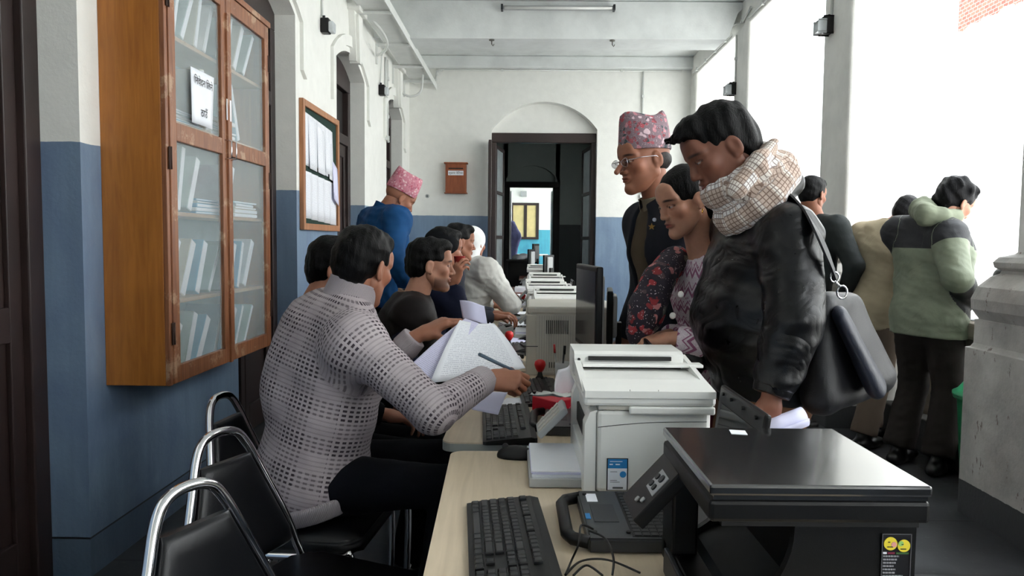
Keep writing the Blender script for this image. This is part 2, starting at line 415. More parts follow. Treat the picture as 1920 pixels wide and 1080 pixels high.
# wall behind the camera
mb = MB(); mb.box((-2.1, -3.6, 0), (3.0, -3.3, ZC)); struct('wall_front', mb, MW)
# balustrades between columns
MBAL = plain_plaster('balustrade_stone', C(150, 142, 130), .4)
for i in range(5):
    y1, y0 = COLY[i]-.43, COLY[i+1]+.43
    if i == 0: y1 = COLY[0]-.43
    b = thing('balustrade', 'stone balustrade of the arcade between two columns, span %d from the end wall' % (i+1), None, (0, 0, 0), kind='structure')
    r = MB(); r.box((XR+.20, y0, .80), (XR+.62, y1, .90), .02); r.box((XR+.24, y0, .72), (XR+.56, y1, .80), .015); r.build('stone_rail', MBAL, b)
    r = MB(); r.box((XR+.22, y0, 0), (XR+.55, y1, .22), .015); r.build('stone_kerb', mat('dark_kerb_stone', C(62, 62, 62), .7, bump=.3), b)
    nb = max(1, int(round((y1-y0)/.26)))
    for k in range(nb):
        yy = y0+(y1-y0)*(k+.5)/nb
        m2 = MB(); m2.lathe([(.085, .22), (.085, .26), (.06, .28), (.10, .38), (.105, .44), (.075, .54), (.05, .62), (.05, .66), (.075, .68), (.08, .72)], (XR+.40, yy, 0), 14); m2.build('baluster', MBAL, b)
# outside: courtyard ground and the building across it
mb = MB(); mb.box((3.0, -20, -.45), (40, 45, -.3)); struct('courtyard_ground', mb, mat('courtyard_paving', C(225, 223, 218), .85, vs=1))
mb = MB(); mb.box((2.9, -3.3, -.45), (3.06, 26, 0)); struct('trim_13', mb, MATS['courtyard_paving'])
t = NT('sunlit_white_brick_wall'); p = t.geo(); s = t.sep(p)  # plain white wall with one patch of brick
br = t.new('ShaderNodeTexBrick'); t.ln(t.comb(s[1], s[2], 0.0), br.inputs['Vector']); br.inputs['Scale'].default_value = 3
br.inputs['Color1'].default_value = C(128, 58, 46); br.inputs['Color2'].default_value = C(146, 78, 62); br.inputs['Mortar'].default_value = C(150, 136, 124)
fz = t.noise(p, 2.5, 4); msk = t.math('MULTIPLY', t.math('GREATER_THAN', t.math('ADD', s[2], t.math('MULTIPLY', fz, .5)), 6.55), t.math('MULTIPLY', t.math('GREATER_THAN', s[1], 15.4), t.math('LESS_THAN', s[1], 17.9)))
t.col(t.mix(msk, C(242, 240, 236), br.outputs[0])); t.rough(.9); MOUT = t.m
b = tag(bpy.data.objects.new('courtyard_building', None), 'white building with arched windows across the courtyard', 'building'); COL.objects.link(b); b.location = (10, 12, 0)
mb = MB(True); mb.box((10, -18, -.3), (11, 34, 9)); mb.build('building_wall', MOUT, b)
for k in range(6):
    yy = -6+k*4.1
    mb = MB(True); mb.box((9.9, yy-.7, .5), (10.02, yy-.58, 2.6)); mb.box((9.9, yy+.58, .5), (10.02, yy+.7, 2.6)); o_ = arch_pts(yy-.7, yy+.7, 2.6, 3.2, 10); i_ = arch_pts(yy-.58, yy+.58, 2.6, 3.07, 10)
    for q in range(10): mb.prism([o_[q], o_[q+1], i_[q+1], i_[q]], 0, 9.9, 10.02)
    mb.build('window_surround', mat('window_surround_paint', C(235, 232, 226), .8), b)
# ---------------------------------------------------------------- signed-distance modelling for bodies and cloth
def _v(p): return np.array(tuple(p), dtype=np.float64)
class SDF:
    """Smoothly blended tapered limbs and ellipsoids, meshed as ONE continuous surface."""
    CAP = .07
    def __init__(s): s.p = []
    def cone(s, a, b, ra, rb, k=.03, flat=None, fs=1.0, op='u'):
        """Tapered capsule; flat = direction in which the section is fs times wider."""
        s.p.append(('c', _v(a), _v(b), ra, rb, k, None if flat is None else _v(Vector(flat).normalized()), fs, op)); return s
    def ell(s, c, r, k=.02, R=None, op='u'):
        s.p.append(('e', _v(c), _v(r), np.array(R if R is not None else Matrix.Identity(3)), k, op)); return s
    def sub_cone(s, a, b, ra, rb, k=.006): return s.cone(a, b, ra, rb, k, op='s')
    def sub_ell(s, c, r, k=.008, R=None): return s.ell(c, r, k, R, 's')
    def half(s, pt, n, k=.004):
        """Cut away everything on the side of the normal."""
        s.p.append(('h', _v(pt), _v(Vector(n).normalized()), k)); return s
    def cut(s, pt, n, rad, k=.004, depth=.25):
        """Cut by a plane, only within a sphere around the point."""
        s.p.append(('k', _v(pt), _v(Vector(n).normalized()), rad, k)); return s
    def bbox(s):
        lo = np.full(3, 1e9); hi = -lo
        for q in s.p:
            if q[0] == 'c' and q[8] == 'u':
                e = max(q[3], q[4])*max(1, q[7]); lo = np.minimum(lo, np.minimum(q[1], q[2])-e); hi = np.maximum(hi, np.maximum(q[1], q[2])+e)
            elif q[0] == 'e' and q[5] == 'u':
                e = q[2].max(); lo = np.minimum(lo, q[1]-e); hi = np.maximum(hi, q[1]+e)
        return lo, hi
    @staticmethod
    def _d(q, X, Y, Z):
        if q[0] == 'c':
            a, b, ra, rb = q[1:5]; ab = b-a; L2 = max(ab@ab, 1e-12)
            px, py, pz = X-a[0], Y-a[1], Z-a[2]
            t = np.clip((px*ab[0]+py*ab[1]+pz*ab[2])/L2, 0, 1)
            ox, oy, oz = px-t*ab[0], py-t*ab[1], pz-t*ab[2]
            if q[6] is not None and q[7] != 1:
                n = q[6]; c = (ox*n[0]+oy*n[1]+oz*n[2])*(1/q[7]-1); ox, oy, oz = ox+c*n[0], oy+c*n[1], oz+c*n[2]
            return np.sqrt(ox*ox+oy*oy+oz*oz)-(ra+(rb-ra)*t)
        if q[0] == 'e':
            c, r, R = q[1:4]; px, py, pz = X-c[0], Y-c[1], Z-c[2]
            l = [px*R[0, i]+py*R[1, i]+pz*R[2, i] for i in range(3)]
            k0 = np.sqrt(sum((l[i]/r[i])**2 for i in range(3))); k1 = np.sqrt(sum((l[i]/r[i]**2)**2 for i in range(3)))+1e-9
            return k0*(k0-1)/k1
    def mesh(s, res, disp=None, amp=0):
        lo, hi = s.bbox(); lo = lo-3*res-amp; hi = hi+3*res+amp
        n = np.ceil((hi-lo)/res).astype(int)+1
        ax = [(lo[i]+res*np.arange(n[i])) for i in range(3)]
        D = np.full(n, s.CAP)
        for q in s.p:
            if q[0] == 'h':
                d = (ax[0][:, None, None]-q[1][0])*q[2][0]+(ax[1][None, :, None]-q[1][1])*q[2][1]+(ax[2][None, None, :]-q[1][2])*q[2][2]
                D = np.maximum(D, d); continue
            if q[0] == 'k': blo, bhi = q[1]-q[3], q[1]+q[3]; m = 0
            elif q[0] == 'c': e = max(q[3], q[4])*max(1, q[7])+s.CAP; blo, bhi = np.minimum(q[1], q[2])-e, np.maximum(q[1], q[2])+e
            else: e = q[2].max()+s.CAP; blo, bhi = q[1]-e, q[1]+e
            i0 = np.maximum(0, np.floor((blo-lo)/res).astype(int)); i1 = np.minimum(n, np.ceil((bhi-lo)/res).astype(int)+1)
            if (i1 <= i0).any(): continue
            sl = tuple(slice(i0[i], i1[i]) for i in range(3))
            X = ax[0][sl[0]][:, None, None]; Y = ax[1][sl[1]][None, :, None]; Z = ax[2][sl[2]][None, None, :]
            if q[0] == 'k':
                d = (X-q[1][0])*q[2][0]+(Y-q[1][1])*q[2][1]+(Z-q[1][2])*q[2][2]
                w = (X-q[1][0])**2+(Y-q[1][1])**2+(Z-q[1][2])**2 < q[3]**2
                D[sl] = np.where(w, np.maximum(D[sl], d), D[sl]); continue
            d = s._d(q, X, Y, Z); k, op = (q[5], q[8]) if q[0] == 'c' else (q[4], q[5])
            cur = D[sl]
            if op == 'u':
                h = np.clip(.5+.5*(cur-d)/k, 0, 1); D[sl] = cur*(1-h)+d*h-k*h*(1-h)
            else:
                d = -d; h = np.clip(.5-.5*(cur-d)/k, 0, 1); D[sl] = cur*(1-h)+d*h+k*h*(1-h)
        if disp is not None and amp:
            band = np.abs(D) < .05
            I = np.nonzero(band); D[I] += amp*disp(ax[0][I[0]], ax[1][I[1]], ax[2][I[2]])
        return _nets(D, lo, res)
def _nets(D, lo, res):
    ins = D < 0
    c = [ins[i:ins.shape[0]-1+i, j:ins.shape[1]-1+j, k:ins.shape[2]-1+k] for i in (0, 1) for j in (0, 1) for k in (0, 1)]
    cnt = sum(x.astype(np.int8) for x in c); act = (cnt > 0) & (cnt < 8)
    I = np.argwhere(act); idx = -np.ones(act.shape, dtype=np.int64); idx[tuple(I.T)] = np.arange(len(I))
    V = np.zeros((len(I), 3)); W = np.zeros(len(I))
    off = np.array([(i, j, k) for i in (0, 1) for j in (0, 1) for k in (0, 1)])
    for a in range(8):
        for b in range(a+1, 8):
            df = off[b]-off[a]
            if abs(df).sum() != 1: continue
            pa = I+off[a]; pb = I+off[b]; da = D[tuple(pa.T)]; db = D[tuple(pb.T)]
            m = (da < 0) != (db < 0); t = np.where(m, da/(da-db+1e-20), 0)
            V += np.where(m[:, None], pa+t[:, None]*df, 0); W += m
    V = V/W[:, None]*res+lo
    Q = []
    for ax in range(3):
        sl0 = [slice(None)]*3; sl1 = [slice(None)]*3; sl0[ax] = slice(0, -1); sl1[ax] = slice(1, None)
        a = ins[tuple(sl0)]; b = ins[tuple(sl1)]; E = np.argwhere(a != b); u, v = (ax+1) % 3, (ax+2) % 3
        E = E[(E[:, u] > 0) & (E[:, v] > 0) & (E[:, u] < D.shape[u]-1) & (E[:, v] < D.shape[v]-1)]
        def at(du, dv):
            e = E.copy(); e[:, u] -= du; e[:, v] -= dv; return idx[tuple(e.T)]
        q = np.stack([at(0, 0), at(1, 0), at(1, 1), at(0, 1)], 1)
        fl = ~a[tuple(E.T)]; q[fl] = q[fl][:, ::-1]; Q.append(q)
    Q = np.concatenate(Q); Q = Q[(Q >= 0).all(1)]
    # two rounds of light smoothing take out the grid steps
    for it in range(2):
        A = np.zeros_like(V); N = np.zeros(len(V))
        for i in range(4):
            np.add.at(A, Q[:, i], V[Q[:, (i+1) % 4]]); np.add.at(N, Q[:, i], 1)
        V = V*.5+A/np.maximum(N, 1)[:, None]*.5
    return V, Q
def folds(scale=1.0, seed=0, vert=.55):
    r = np.random.RandomState(seed); K = r.normal(size=(7, 3)); K /= np.linalg.norm(K, axis=1)[:, None]; ph = r.uniform(0, 6.28, 7); fr = np.array([14, 19, 26, 35, 48, 62, 80])/scale
    K[:, 2] *= vert*2
    def f(x, y, z):
        wx = .03*np.sin(21*z/scale+ph[0])+.02*np.sin(17*y/scale+ph[1]); o = 0
        for i in range(7): o = o+(.9-.08*i)*np.abs(np.sin(fr[i]*(K[i, 0]*(x+wx)+K[i, 1]*(y+wx)+K[i, 2]*z)+ph[i]+1.3*np.sin(9*x/scale+6*z/scale+i)))
        return o/2.4-1.0
    return f
def np_mesh(name, parts, m, parent=None, world=True, attrs=None, smooth=True):
    """Joins (V, Q) pieces into one mesh; attrs: name -> list of per-piece arrays (n x 3 colours or coordinates)."""
    off = 0; VV = []; QQ = []
    for V, Q in parts: VV.append(V); QQ.append(Q+off); off += len(V)
    V = np.concatenate(VV); Q = np.concatenate(QQ)
    if world and parent is not None:
        M4 = np.array(mw(parent).inverted()); V = V@M4[:3, :3].T+M4[:3, 3]
    me = bpy.data.meshes.new(name); me.vertices.add(len(V)); me.vertices.foreach_set('co', V.astype(np.float32).ravel())
    me.loops.add(Q.size); me.loops.foreach_set('vertex_index', Q.astype(np.int32).ravel())
    me.polygons.add(len(Q)); me.polygons.foreach_set('loop_start', np.arange(0, Q.size, 4, dtype=np.int32))
    try: me.polygons.foreach_set('loop_total', np.full(len(Q), 4, dtype=np.int32))
    except Exception: pass
    me.update(calc_edges=True); me.validate()
    if smooth: me.polygons.foreach_set('use_smooth', np.ones(len(me.polygons), dtype=bool))
    for an, arrs in (attrs or {}).items():
        A = np.concatenate(arrs).astype(np.float32)
        if an == 'skin':
            at = me.color_attributes.new(an, 'FLOAT_COLOR', 'POINT'); at.data.foreach_set('color', np.concatenate([A, np.ones((len(A), 1), dtype=np.float32)], 1).ravel())
        else:
            at = me.attributes.new(an, 'FLOAT_VECTOR', 'POINT'); at.data.foreach_set('vector', A.ravel())
    o = link_mesh(name, me, m, parent)
    if parent: KIDS.setdefault(parent.name, []).append(o)
    return o

# ---------------------------------------------------------------- head
def head_sdf(fem=False, beard=False, fat=1.0, nose=1.0):
    """Head in its own frame: x left-right, y forward, z up, origin between the ears."""
    h = SDF(); f = fat
    h.ell((0, -.014, .038), (.074, .096, .084), .02)
    h.ell((0, .034, -.03), (.056*f, .058, .082), .03)
    for s in (-1, 1):
        h.cone((s*.052*f, .0, -.045), (s*.012, .072, -.097), .019*f, .014, .03)
        h.ell((s*.043, .062, -.014), (.021*f, .020, .020), .02)
        h.cone((s*.048, .068, .027), (s*.012, .088, .026), .009, .011, .014)
    h.ell((0, .080, -.096), (.019, .016, .016), .015)
    h.ell((0, .075, .05), (.05, .022, .04), .02)
    for s in (-1, 1): h.sub_ell((s*.032, .105, .006), (.018, .020, .012), .014)
    for s in (-1, 1): h.ell((s*.031, .078, .006), (.0135, .0135, .0125), .003)
    h.cone((0, .090, .014), (0, .112*nose**.5, -.026), .0075, .0105, .012)
    for s in (-1, 1): h.ell((s*.012, .098, -.031), (.0085, .010, .0075), .006)
    for s in (-1, 1): h.sub_ell((s*.0065, .106, -.041), (.004, .005, .004), .003)
    h.cone((-.016, .086, -.055), (.016, .086, -.055), .008, .008, .008)
    h.ell((0, .094, -.0525), (.021, .009, .0052), .004); h.ell((0, .0925, -.0645), (.018, .0095, .0062), .004)
    h.sub_cone((-.024, .100, -.0585), (.024, .100, -.0585), .0022, .0022, .003)
    for s in (-1, 1):
        R = Matrix.Rotation(s*.35, 3, 'Z') @ Matrix.Rotation(-.15, 3, 'X')
        h.ell((s*.078, -.008, .0), (.0085, .020, .031), .006, R)
        h.sub_ell((s*.087, -.004, .004), (.006, .011, .018), .005, R); h.ell((s*.076, -.001, -.026), (.007, .008, .009), .004)
    return h
def head_colors(V, skin, lip=None, brow=C(18, 14, 12), lower=None, brow_on=True):
    x, y, z = V[:, 0], V[:, 1], V[:, 2]; c = np.tile(np.array(skin[:3]), (len(V), 1))
    def blend(m, col): 
        nonlocal c
        m = np.clip(m, 0, 1)[:, None]; c = c*(1-m)+np.array(col[:3])*m
    lip = lip or (skin[0]*.75, skin[1]*.5, skin[2]*.5)
    blend(.35*np.exp(-((np.abs(x)-.045)**2+(z+.02)**2)/.0006)*(y > .03), (skin[0]*1.15, skin[1]*.8, skin[2]*.75))
    blend((y > .083)*np.exp(-((x/.021)**4+((z+.0585)/.0095)**4)), lip)
    if lower is not None:
        blend(.8*np.clip(1.2-((z+.075)/.028)**2, 0, 1)*(y > .02)*(1-(y > .08)*np.exp(-((x/.022)**4+((z+.0585)/.009)**4))), lower)
    for s in (-1, 1):
        ex, ez = s*x-.031, z-.006
        if brow_on: blend((y > .05)*np.exp(-((s*x-.034)/.020)**4-((z-.030+.25*(s*x-.03)**2*20)/.0042)**4), brow)
        eye = (y > .07)*((ex/.0120)**2+((ez+.001)/.0036)**2 < 1); blend(eye*1.0, (.34, .31, .28)); blend((y > .07)*((ex-.000)**2+(ez+.001)**2 < .0050**2)*eye, (.02, .012, .01))
        blend((y > .065)*np.exp(-(((ex/.0145)**2+((ez-.001)/.0068)**2-1)/.35)**2)*(ez > -.002), (skin[0]*.2, skin[1]*.15, skin[2]*.15))
    return c
def hair_sdf(style='short', seed=0):
    h = SDF()
    if style == 'short':
        h.ell((0, -.018, .050), (.081, .098, .088), .02); h.ell((0, -.052, -.005), (.068, .060, .068), .03)
        h.ell((0, .045, .095), (.058, .05, .035), .02)
        h.sub_ell((0, .100, -.010), (.078, .058, .078), .012); h.sub_ell((0, .06, -.06), (.09, .075, .07), .012)
        for s in (-1, 1): h.sub_ell((s*.088, .012, -.022), (.022, .040, .048), .008)
        h.sub_ell((0, -.03, -.13), (.12, .12, .075), .01)
    elif style == 'long':       # hair pulled back, centre parting
        h.ell((0, -.016, .046), (.081, .102, .086), .02); h.ell((0, -.06, -.03), (.066, .055, .075), .03)
        h.ell((0, -.10, -.075), (.035, .03, .05), .03)
        h.sub_ell((0, .105, -.015), (.070, .062, .088), .012); h.sub_ell((0, .07, -.09), (.09, .085, .07), .012)
        for s in (-1, 1): h.sub_ell((s*.092, .012, -.030), (.020, .030, .038), .008)
    elif style == 'rim':        # only the fringe seen below a cap
        h.ell((0, -.030, -.002), (.078, .080, .050), .02)
        h.sub_ell((0, .09, -.02), (.10, .10, .12), .01); h.sub_ell((0, -.03, -.10), (.12, .12, .06), .01)
        for s in (-1, 1): h.sub_ell((s*.092, .01, -.01), (.022, .028, .036), .006)
    return h
MHAIR = None
def hair_mat(name, col):
    if name in MATS: return MATS[name]
    t = NT(name); p = t.objc(); n = t.noise(t.vmul(p, (1, 1, .25)), 160, 3, .7)
    t.col(t.ramp(n, [(.35, tuple(c*.5 for c in col[:3])+(1,)), (.7, col)])); t.rough(.5); t.b.inputs['Specular IOR Level'].default_value = .12; t.bump(n, .9, .004); MATS[name] = t.m; return t.m
def skin_mat():
    if 'skin' in MATS: return MATS['skin']
    t = NT('skin'); c = t.new('ShaderNodeVertexColor', layer_name='skin').outputs[0]; p = t.objc()
    t.col(t.mix(t.ramp(t.noise(p, 60, 4), [(.35, .12), (.65, 0)]), c, C(120, 60, 45))); t.rough(.5); t.b.inputs['Specular IOR Level'].default_value = .35
    t.b.inputs['Subsurface Weight'].default_value = .06; t.b.inputs['Subsurface Radius'].default_value = (.01, .004, .002); t.b.inputs['Subsurface Scale'].default_value = 1
    t.bump(t.noise(p, 350, 3), .12, .001); MATS['skin'] = t.m; return t.m

# ---------------------------------------------------------------- hand
def hand(wrist, fdir, palm, side, curl=(.5, .55, .6, .65), thumb=.4, spread=.09, res=.0028, s=1.0):
    """Five-fingered hand. fdir: along the fingers, palm: palm normal, side: +1 right hand, -1 left hand; returns verts, quads."""
    y = Vector(fdir).normalized(); z = -Vector(palm).normalized(); z = (z-y*z.dot(y)).normalized(); x = y.cross(z)*(-side)   # x points to the thumb side
    # for a right hand, back up (z) and fingers ahead (y), the thumb lies to the left: x = -(y x z)
    M = Matrix((x, y, z)).transposed(); W = Vector(wrist)
    def w(p): return W + M @ (Vector(p)*s)
    h = SDF(); base = [(.027, .088, 0), (.009, .093, .003), (-.009, .089, .002), (-.026, .080, -.001)]
    h.cone(w((0, -.035, 0)), w((0, .012, 0)), .024*s, .024*s, .012, x, 1.18)
    for i, b in enumerate(base):
        h.cone(w((b[0]*.62, .015, 0)), w(b), .0135*s, .0112*s, .014)
    h.cone(w((.018, .02, -.008)), w((.034, .045, -.012)), .017*s, .013*s, .014); h.cone(w((-.018, .02, -.008)), w((-.024, .055, -.006)), .014*s, .012*s, .014)
    L = [(.040, .024, .020), (.045, .028, .021), (.041, .026, .021), (.032, .020, .019)]; r = [.0092, .0095, .009, .008]
    for i in range(4):
        a = spread*(1.5-i); p = Vector(base[i]); ang = 0; dirx = math.sin(a); cu = curl[i]
        for j in range(3):
            ang += cu*(.9, 1.15, .8)[j]; d = Vector((dirx*math.cos(ang), math.cos(a)*math.cos(ang), -math.sin(ang))); q = p+d*L[i][j]
            h.cone(w(p), w(q), r[i]*(1, .93, .86)[j]*s, r[i]*(.93, .86, .74)[j]*s, .0035); p = q
    p = Vector((.034, .040, -.012)); d = Vector((.62, .72, -.30-.5*thumb)).normalized()
    for j, l in enumerate((.034, .028)):
        q = p+d*l; h.cone(w(p), w(q), (.0115, .0105)[j]*s, (.0105, .0085)[j]*s, .006); p = q; d = (d+Vector((-.55*thumb-.1, .15, -.45*thumb))).normalized()
    return h.mesh(res)

# ---------------------------------------------------------------- whole figure
def ik(a, c, l1, l2, hint):
    a, c, hint = Vector(a), Vector(c), Vector(hint); v = c-a; d = min(v.length, (l1+l2)*.995); u = v.normalized(); c = a+u*d
    x = (l1*l1-l2*l2+d*d)/(2*d); hh = math.sqrt(max(l1*l1-x*x, 0)); n = hint-u*hint.dot(u); n.normalize(); return a+u*x+n*hh, c
def frame(fwd, up=(0, 0, 1)):
    f = Vector(fwd).normalized(); u = Vector(up); l = u.cross(f).normalized(); u = f.cross(l); return Matrix((-l, f, u)).transposed()   # x = right of the figure
def xf(V, M, o, s=1.0): return (V*s)@np.array(M).T+np.array(tuple(o))
class Figure:
    """Joints in world space. head: centre of the head; face: direction of the face; width: figure's right-hand direction."""
    def __init__(s, pelvis, neck, right, head, face, up=(0, 0, 1), hs=1.0, sw=.185, build=1.0, belly=0):
        s.pel, s.neck, s.r = Vector(pelvis), Vector(neck), Vector(right).normalized(); s.head = Vector(head); s.M = frame(face, up); s.hs = hs; s.sw = sw; s.b = build; s.belly = belly
        s.up = (s.neck-s.pel).normalized(); s.fwd = s.up.cross(s.r)
        if s.fwd.length < .1: s.fwd = Vector((0, 1, 0))
        s.fwd.normalize(); s.sh = {k: s.neck-s.up*.055+s.r*(sw*k) for k in (1, -1)}; s.el = {}; s.wr = {}; s.hip = {k: s.pel+s.r*(.085*k)-s.up*.02 for k in (1, -1)}; s.kn = {}; s.an = {}; s.shf = {1: Vector(), -1: Vector()}
    def shoulder(s, k, p): s.sh[k] = Vector(p)
    def arm(s, k, wrist, hint=(0, 0, -1), elbow=None, l=(.29, .26)):
        if elbow is not None: s.el[k] = Vector(elbow); s.wr[k] = Vector(wrist)
        else: s.el[k], s.wr[k] = ik(s.sh[k], wrist, l[0], l[1], hint)
    def leg(s, k, ankle, hint=None, knee=None, l=(.43, .42)):
        if knee is not None: s.kn[k] = Vector(knee); s.an[k] = Vector(ankle)
        else: s.kn[k], s.an[k] = ik(s.hip[k], ankle, l[0], l[1], hint or s.fwd)
    def torso(s, h, t=0.0, hem=None, k=.05):
        """Trunk blended from pelvis to shoulders; t = cloth thickness."""
        b = s.b; p, n, u, f, r = s.pel, s.neck, s.up, s.fwd, s.r; L = (n-p).length
        mid = p+u*L*.38+f*(.012+s.belly*.5); ch = p+u*L*.68+f*.008
        h.cone(p+u*.0, mid, .118*b+t, (.108+s.belly*.4)*b+t, k, r, 1.36)
        h.cone(mid, ch, (.106+s.belly*.4)*b+t, .112*b+t, k, r, 1.38)
        h.cone(ch, n-u*.09, .108*b+t, .085*b+t, k, r, 1.45)
        for q in (1, -1):
            h.cone(n-u*.03, s.sh[q], .055*b+t*.7, .058*b+t, k)
            h.cone(ch+r*(q*.06), s.sh[q]-u*.03, .075*b+t*.6, .058*b+t*.8, k)
    def arms(s, h, t=0.0, k=.025, ks=(1, -1), upto=1.0, sc=1.0):
        for q in ks:
            if q not in s.el: continue
            e = s.el[q]; w = s.wr[q]; w = e+(w-e)*upto
            h.cone(s.sh[q], e, .052*sc+t, .041*sc+t, k); h.cone(e, w, .041*sc+t, .029*sc+t*.8, .018)
    def legs(s, h, t=0.0, k=.03, low=1.0, flare=0):
        for q in (1, -1):
            if q not in s.kn: continue
            h.cone(s.hip[q], s.kn[q], .082*s.b+t, .056+t, k); an = s.kn[q]+(s.an[q]-s.kn[q])*low
            h.cone(s.kn[q], an, .054+t, .037+t+flare, .02)
    def body(s, root, skin, res=.004, hands=(), head_kw={}, col_kw={}, arms_skin=True, name='person', hres=None):
        parts = []; cols = []; hd = head_sdf(**head_kw); V, Q = hd.mesh(res*.9 if res < .006 else res*.8); cols.append(head_colors(V, skin, **col_kw)); parts.append((xf(V, s.M, s.head, s.hs), Q))
        h = SDF(); hb = s.head+s.M@Vector((0, -.022, -.04)); h.cone(hb, s.neck, .052*s.hs, .060, .03); s.torso(h, -.012); s.arms(h, -.003)
        if s.kn: s.legs(h, -.006)
        V, Q = h.mesh(.011); parts.append((V, Q)); cols.append(np.tile(np.array(skin[:3]), (len(V), 1)))
        h = SDF(); h.cone(s.head+s.M@Vector((0, -.012, .0))*s.hs, hb, .058*s.hs, .054*s.hs, .02); h.cone(hb, s.neck, .054*s.hs, .060, .02); V, Q = h.mesh(max(res, .004)); parts.append((V, Q)); cols.append(np.tile(np.array(skin[:3]), (len(V), 1)))
        for a in hands:
            V, Q = hand(res=hres or max(.0028, res*.7), **a); parts.append((V, Q)); c = np.tile(np.array(skin[:3]), (len(V), 1)); cols.append(c)
        o = np_mesh(name, parts, skin_mat(), root, True, {'skin': cols}); return o
    def put_hair(s, root, style='short', col=C(24, 20, 20), res=.004, amp=.006, seed=0, grey=False):
        hs_ = hair_sdf(style); rr = np.random.RandomState(seed); ph = rr.uniform(0, 6, 6)
        def d(x, y, z): return np.sin(70*x+ph[0]+2*np.sin(30*y))*.3+np.sin(95*y+50*z+ph[1])*.3+np.sin(140*z+60*x+ph[2])*.25+np.sin(210*x+180*y+ph[3])*.2
        V, Q = hs_.mesh(res, d, amp)
        return np_mesh('hair', [(xf(V, s.M, s.head, s.hs), Q)], hair_mat('hair_%d' % int(col[0]*1e4), col), root)
def limb_uv(V, frames):
    """Coordinates that follow trunk and sleeves: u around, v along, w = piece."""
    best = np.full(len(V), 1e9); out = np.zeros((len(V), 3))
    for i, (a, b, ref, r, bias) in enumerate(frames):
        a, b = _v(a), _v(b); ab = b-a; L = np.linalg.norm(ab); u = ab/L; ref = _v(ref); ref = ref-u*(ref@u); ref /= np.linalg.norm(ref); sd = np.cross(u, ref)
        p = V-a; t = p@u; o = p-np.outer(np.clip(t, 0, L), u); d = np.linalg.norm(o, axis=1)-r+bias
        q = p-np.outer(t, u); ang = np.arctan2(q@sd, q@ref); m = d < best; best[m] = d[m]
        out[m, 0] = ang[m]*r; out[m, 1] = t[m]; out[m, 2] = i
    return out
def shoes(root, F, m, L=.27, names=('shoe', 'shoe')):
    for q in (1, -1):
        a = F.an[q]; f = Vector((F.fwd.x, F.fwd.y, 0)).normalized(); h = SDF(); g = Vector((a.x, a.y, .035))
        h.cone(g-f*.05, g+f*(L*.32), .042, .040, .02, F.r, 1.05); h.cone(g+f*(L*.3), g+f*(L-.10), .038, .030, .02, F.r, 1.25); h.cone(a, g, .04, .04, .03); h.half((0, 0, .004), (0, 0, -1))
        V, Q = h.mesh(.009); np_mesh('shoe', [(V, Q)], m, root)
# ---------------------------------------------------------------- materials for furniture and machines
def wood_mat(name, base, dark, worn=0.0, scale=1.0, axis=(1, 1, .08), rough=.45, scr=0):
    t = NT(name); p = t.objc(); g = t.noise(t.vmul(p, tuple(40*scale*a for a in axis)), 1, 5, .6, .8); b = t.noise(p, 3.5, 4)
    c = t.ramp(g, [(.3, dark), (.65, base)]); c = t.mix(t.ramp(b, [(.45, 0), (.75, .5)]), c, tuple(x*.7 for x in base[:3])+(1,))
    if worn: c = t.mix(t.ramp(t.noise(p, 7, 6, .7), [(.55, 0), (.62, worn)]), c, C(200, 170, 140))
    if scr: c = t.mix(t.ramp(t.noise(t.vmul(p, (1, 34, 9)), 1.6, 2), [(.76, 0), (.78, scr)]), c, C(225, 210, 190))
    t.col(c); t.rough(rough); t.bump(g, .12, .001); return t.m
M_TABLE = wood_mat('pale_birch_laminate', C(212, 194, 168), C(196, 178, 152), axis=(1, .05, 1), rough=.42)
M_TEDGE = mat('grey_table_edging', C(150, 152, 146), .5)
M_TABR = wood_mat('reddish_brown_table_top', C(120, 62, 46), C(92, 46, 34), axis=(1, .05, 1))
M_CABS = wood_mat('orange_varnished_ply', C(176, 112, 46), C(150, 90, 34), scr=.9, rough=.38)
M_CABF = wood_mat('worn_brown_cabinet_wood', C(150, 98, 66), C(112, 66, 42), worn=.5)
M_CHROME = mat('chrome_tube', C(225, 225, 228), .08, 1, var=0)
M_VINYL = mat('black_vinyl_upholstery', C(13, 14, 18), .32, var=.2, bump=.15, bs=500, spec=.35)
M_BLK = mat('black_plastic', C(12, 12, 13), .4, var=.15, bump=.1, bs=700, spec=.3)
M_BLKM = mat('matt_black_plastic', C(12, 12, 13), .6, var=.15)
M_DGR = mat('dark_grey_plastic', C(40, 42, 45), .45, var=.1)
M_KEY = mat('key_cap_black', C(24, 24, 26), .4, var=.1)
M_SCREEN = mat('dark_screen_glass', C(20, 19, 24), .12, var=.1, spec=.6)
M_WPL = mat('white_printer_plastic', C(228, 228, 224), .4, var=.03)
M_GPL = mat('warm_grey_plastic', C(196, 192, 182), .45, var=.05)
M_LGP = mat('light_grey_plastic', C(170, 172, 172), .4, var=.05)
M_PAPER = mat('white_paper', C(236, 238, 245), .8, var=.03)
M_PAPERB = mat('bluish_paper', C(214, 214, 240), .8, var=.04)
M_RED = mat('red_plastic', C(200, 26, 30), .35, var=.1)
M_INK = mat('black_print', C(30, 30, 34), .8, var=0)
M_WIRE = mat('black_cable_rubber', C(12, 12, 12), .5, var=0)
M_WMET = mat('white_painted_metal', C(215, 217, 214), .5, var=.06)
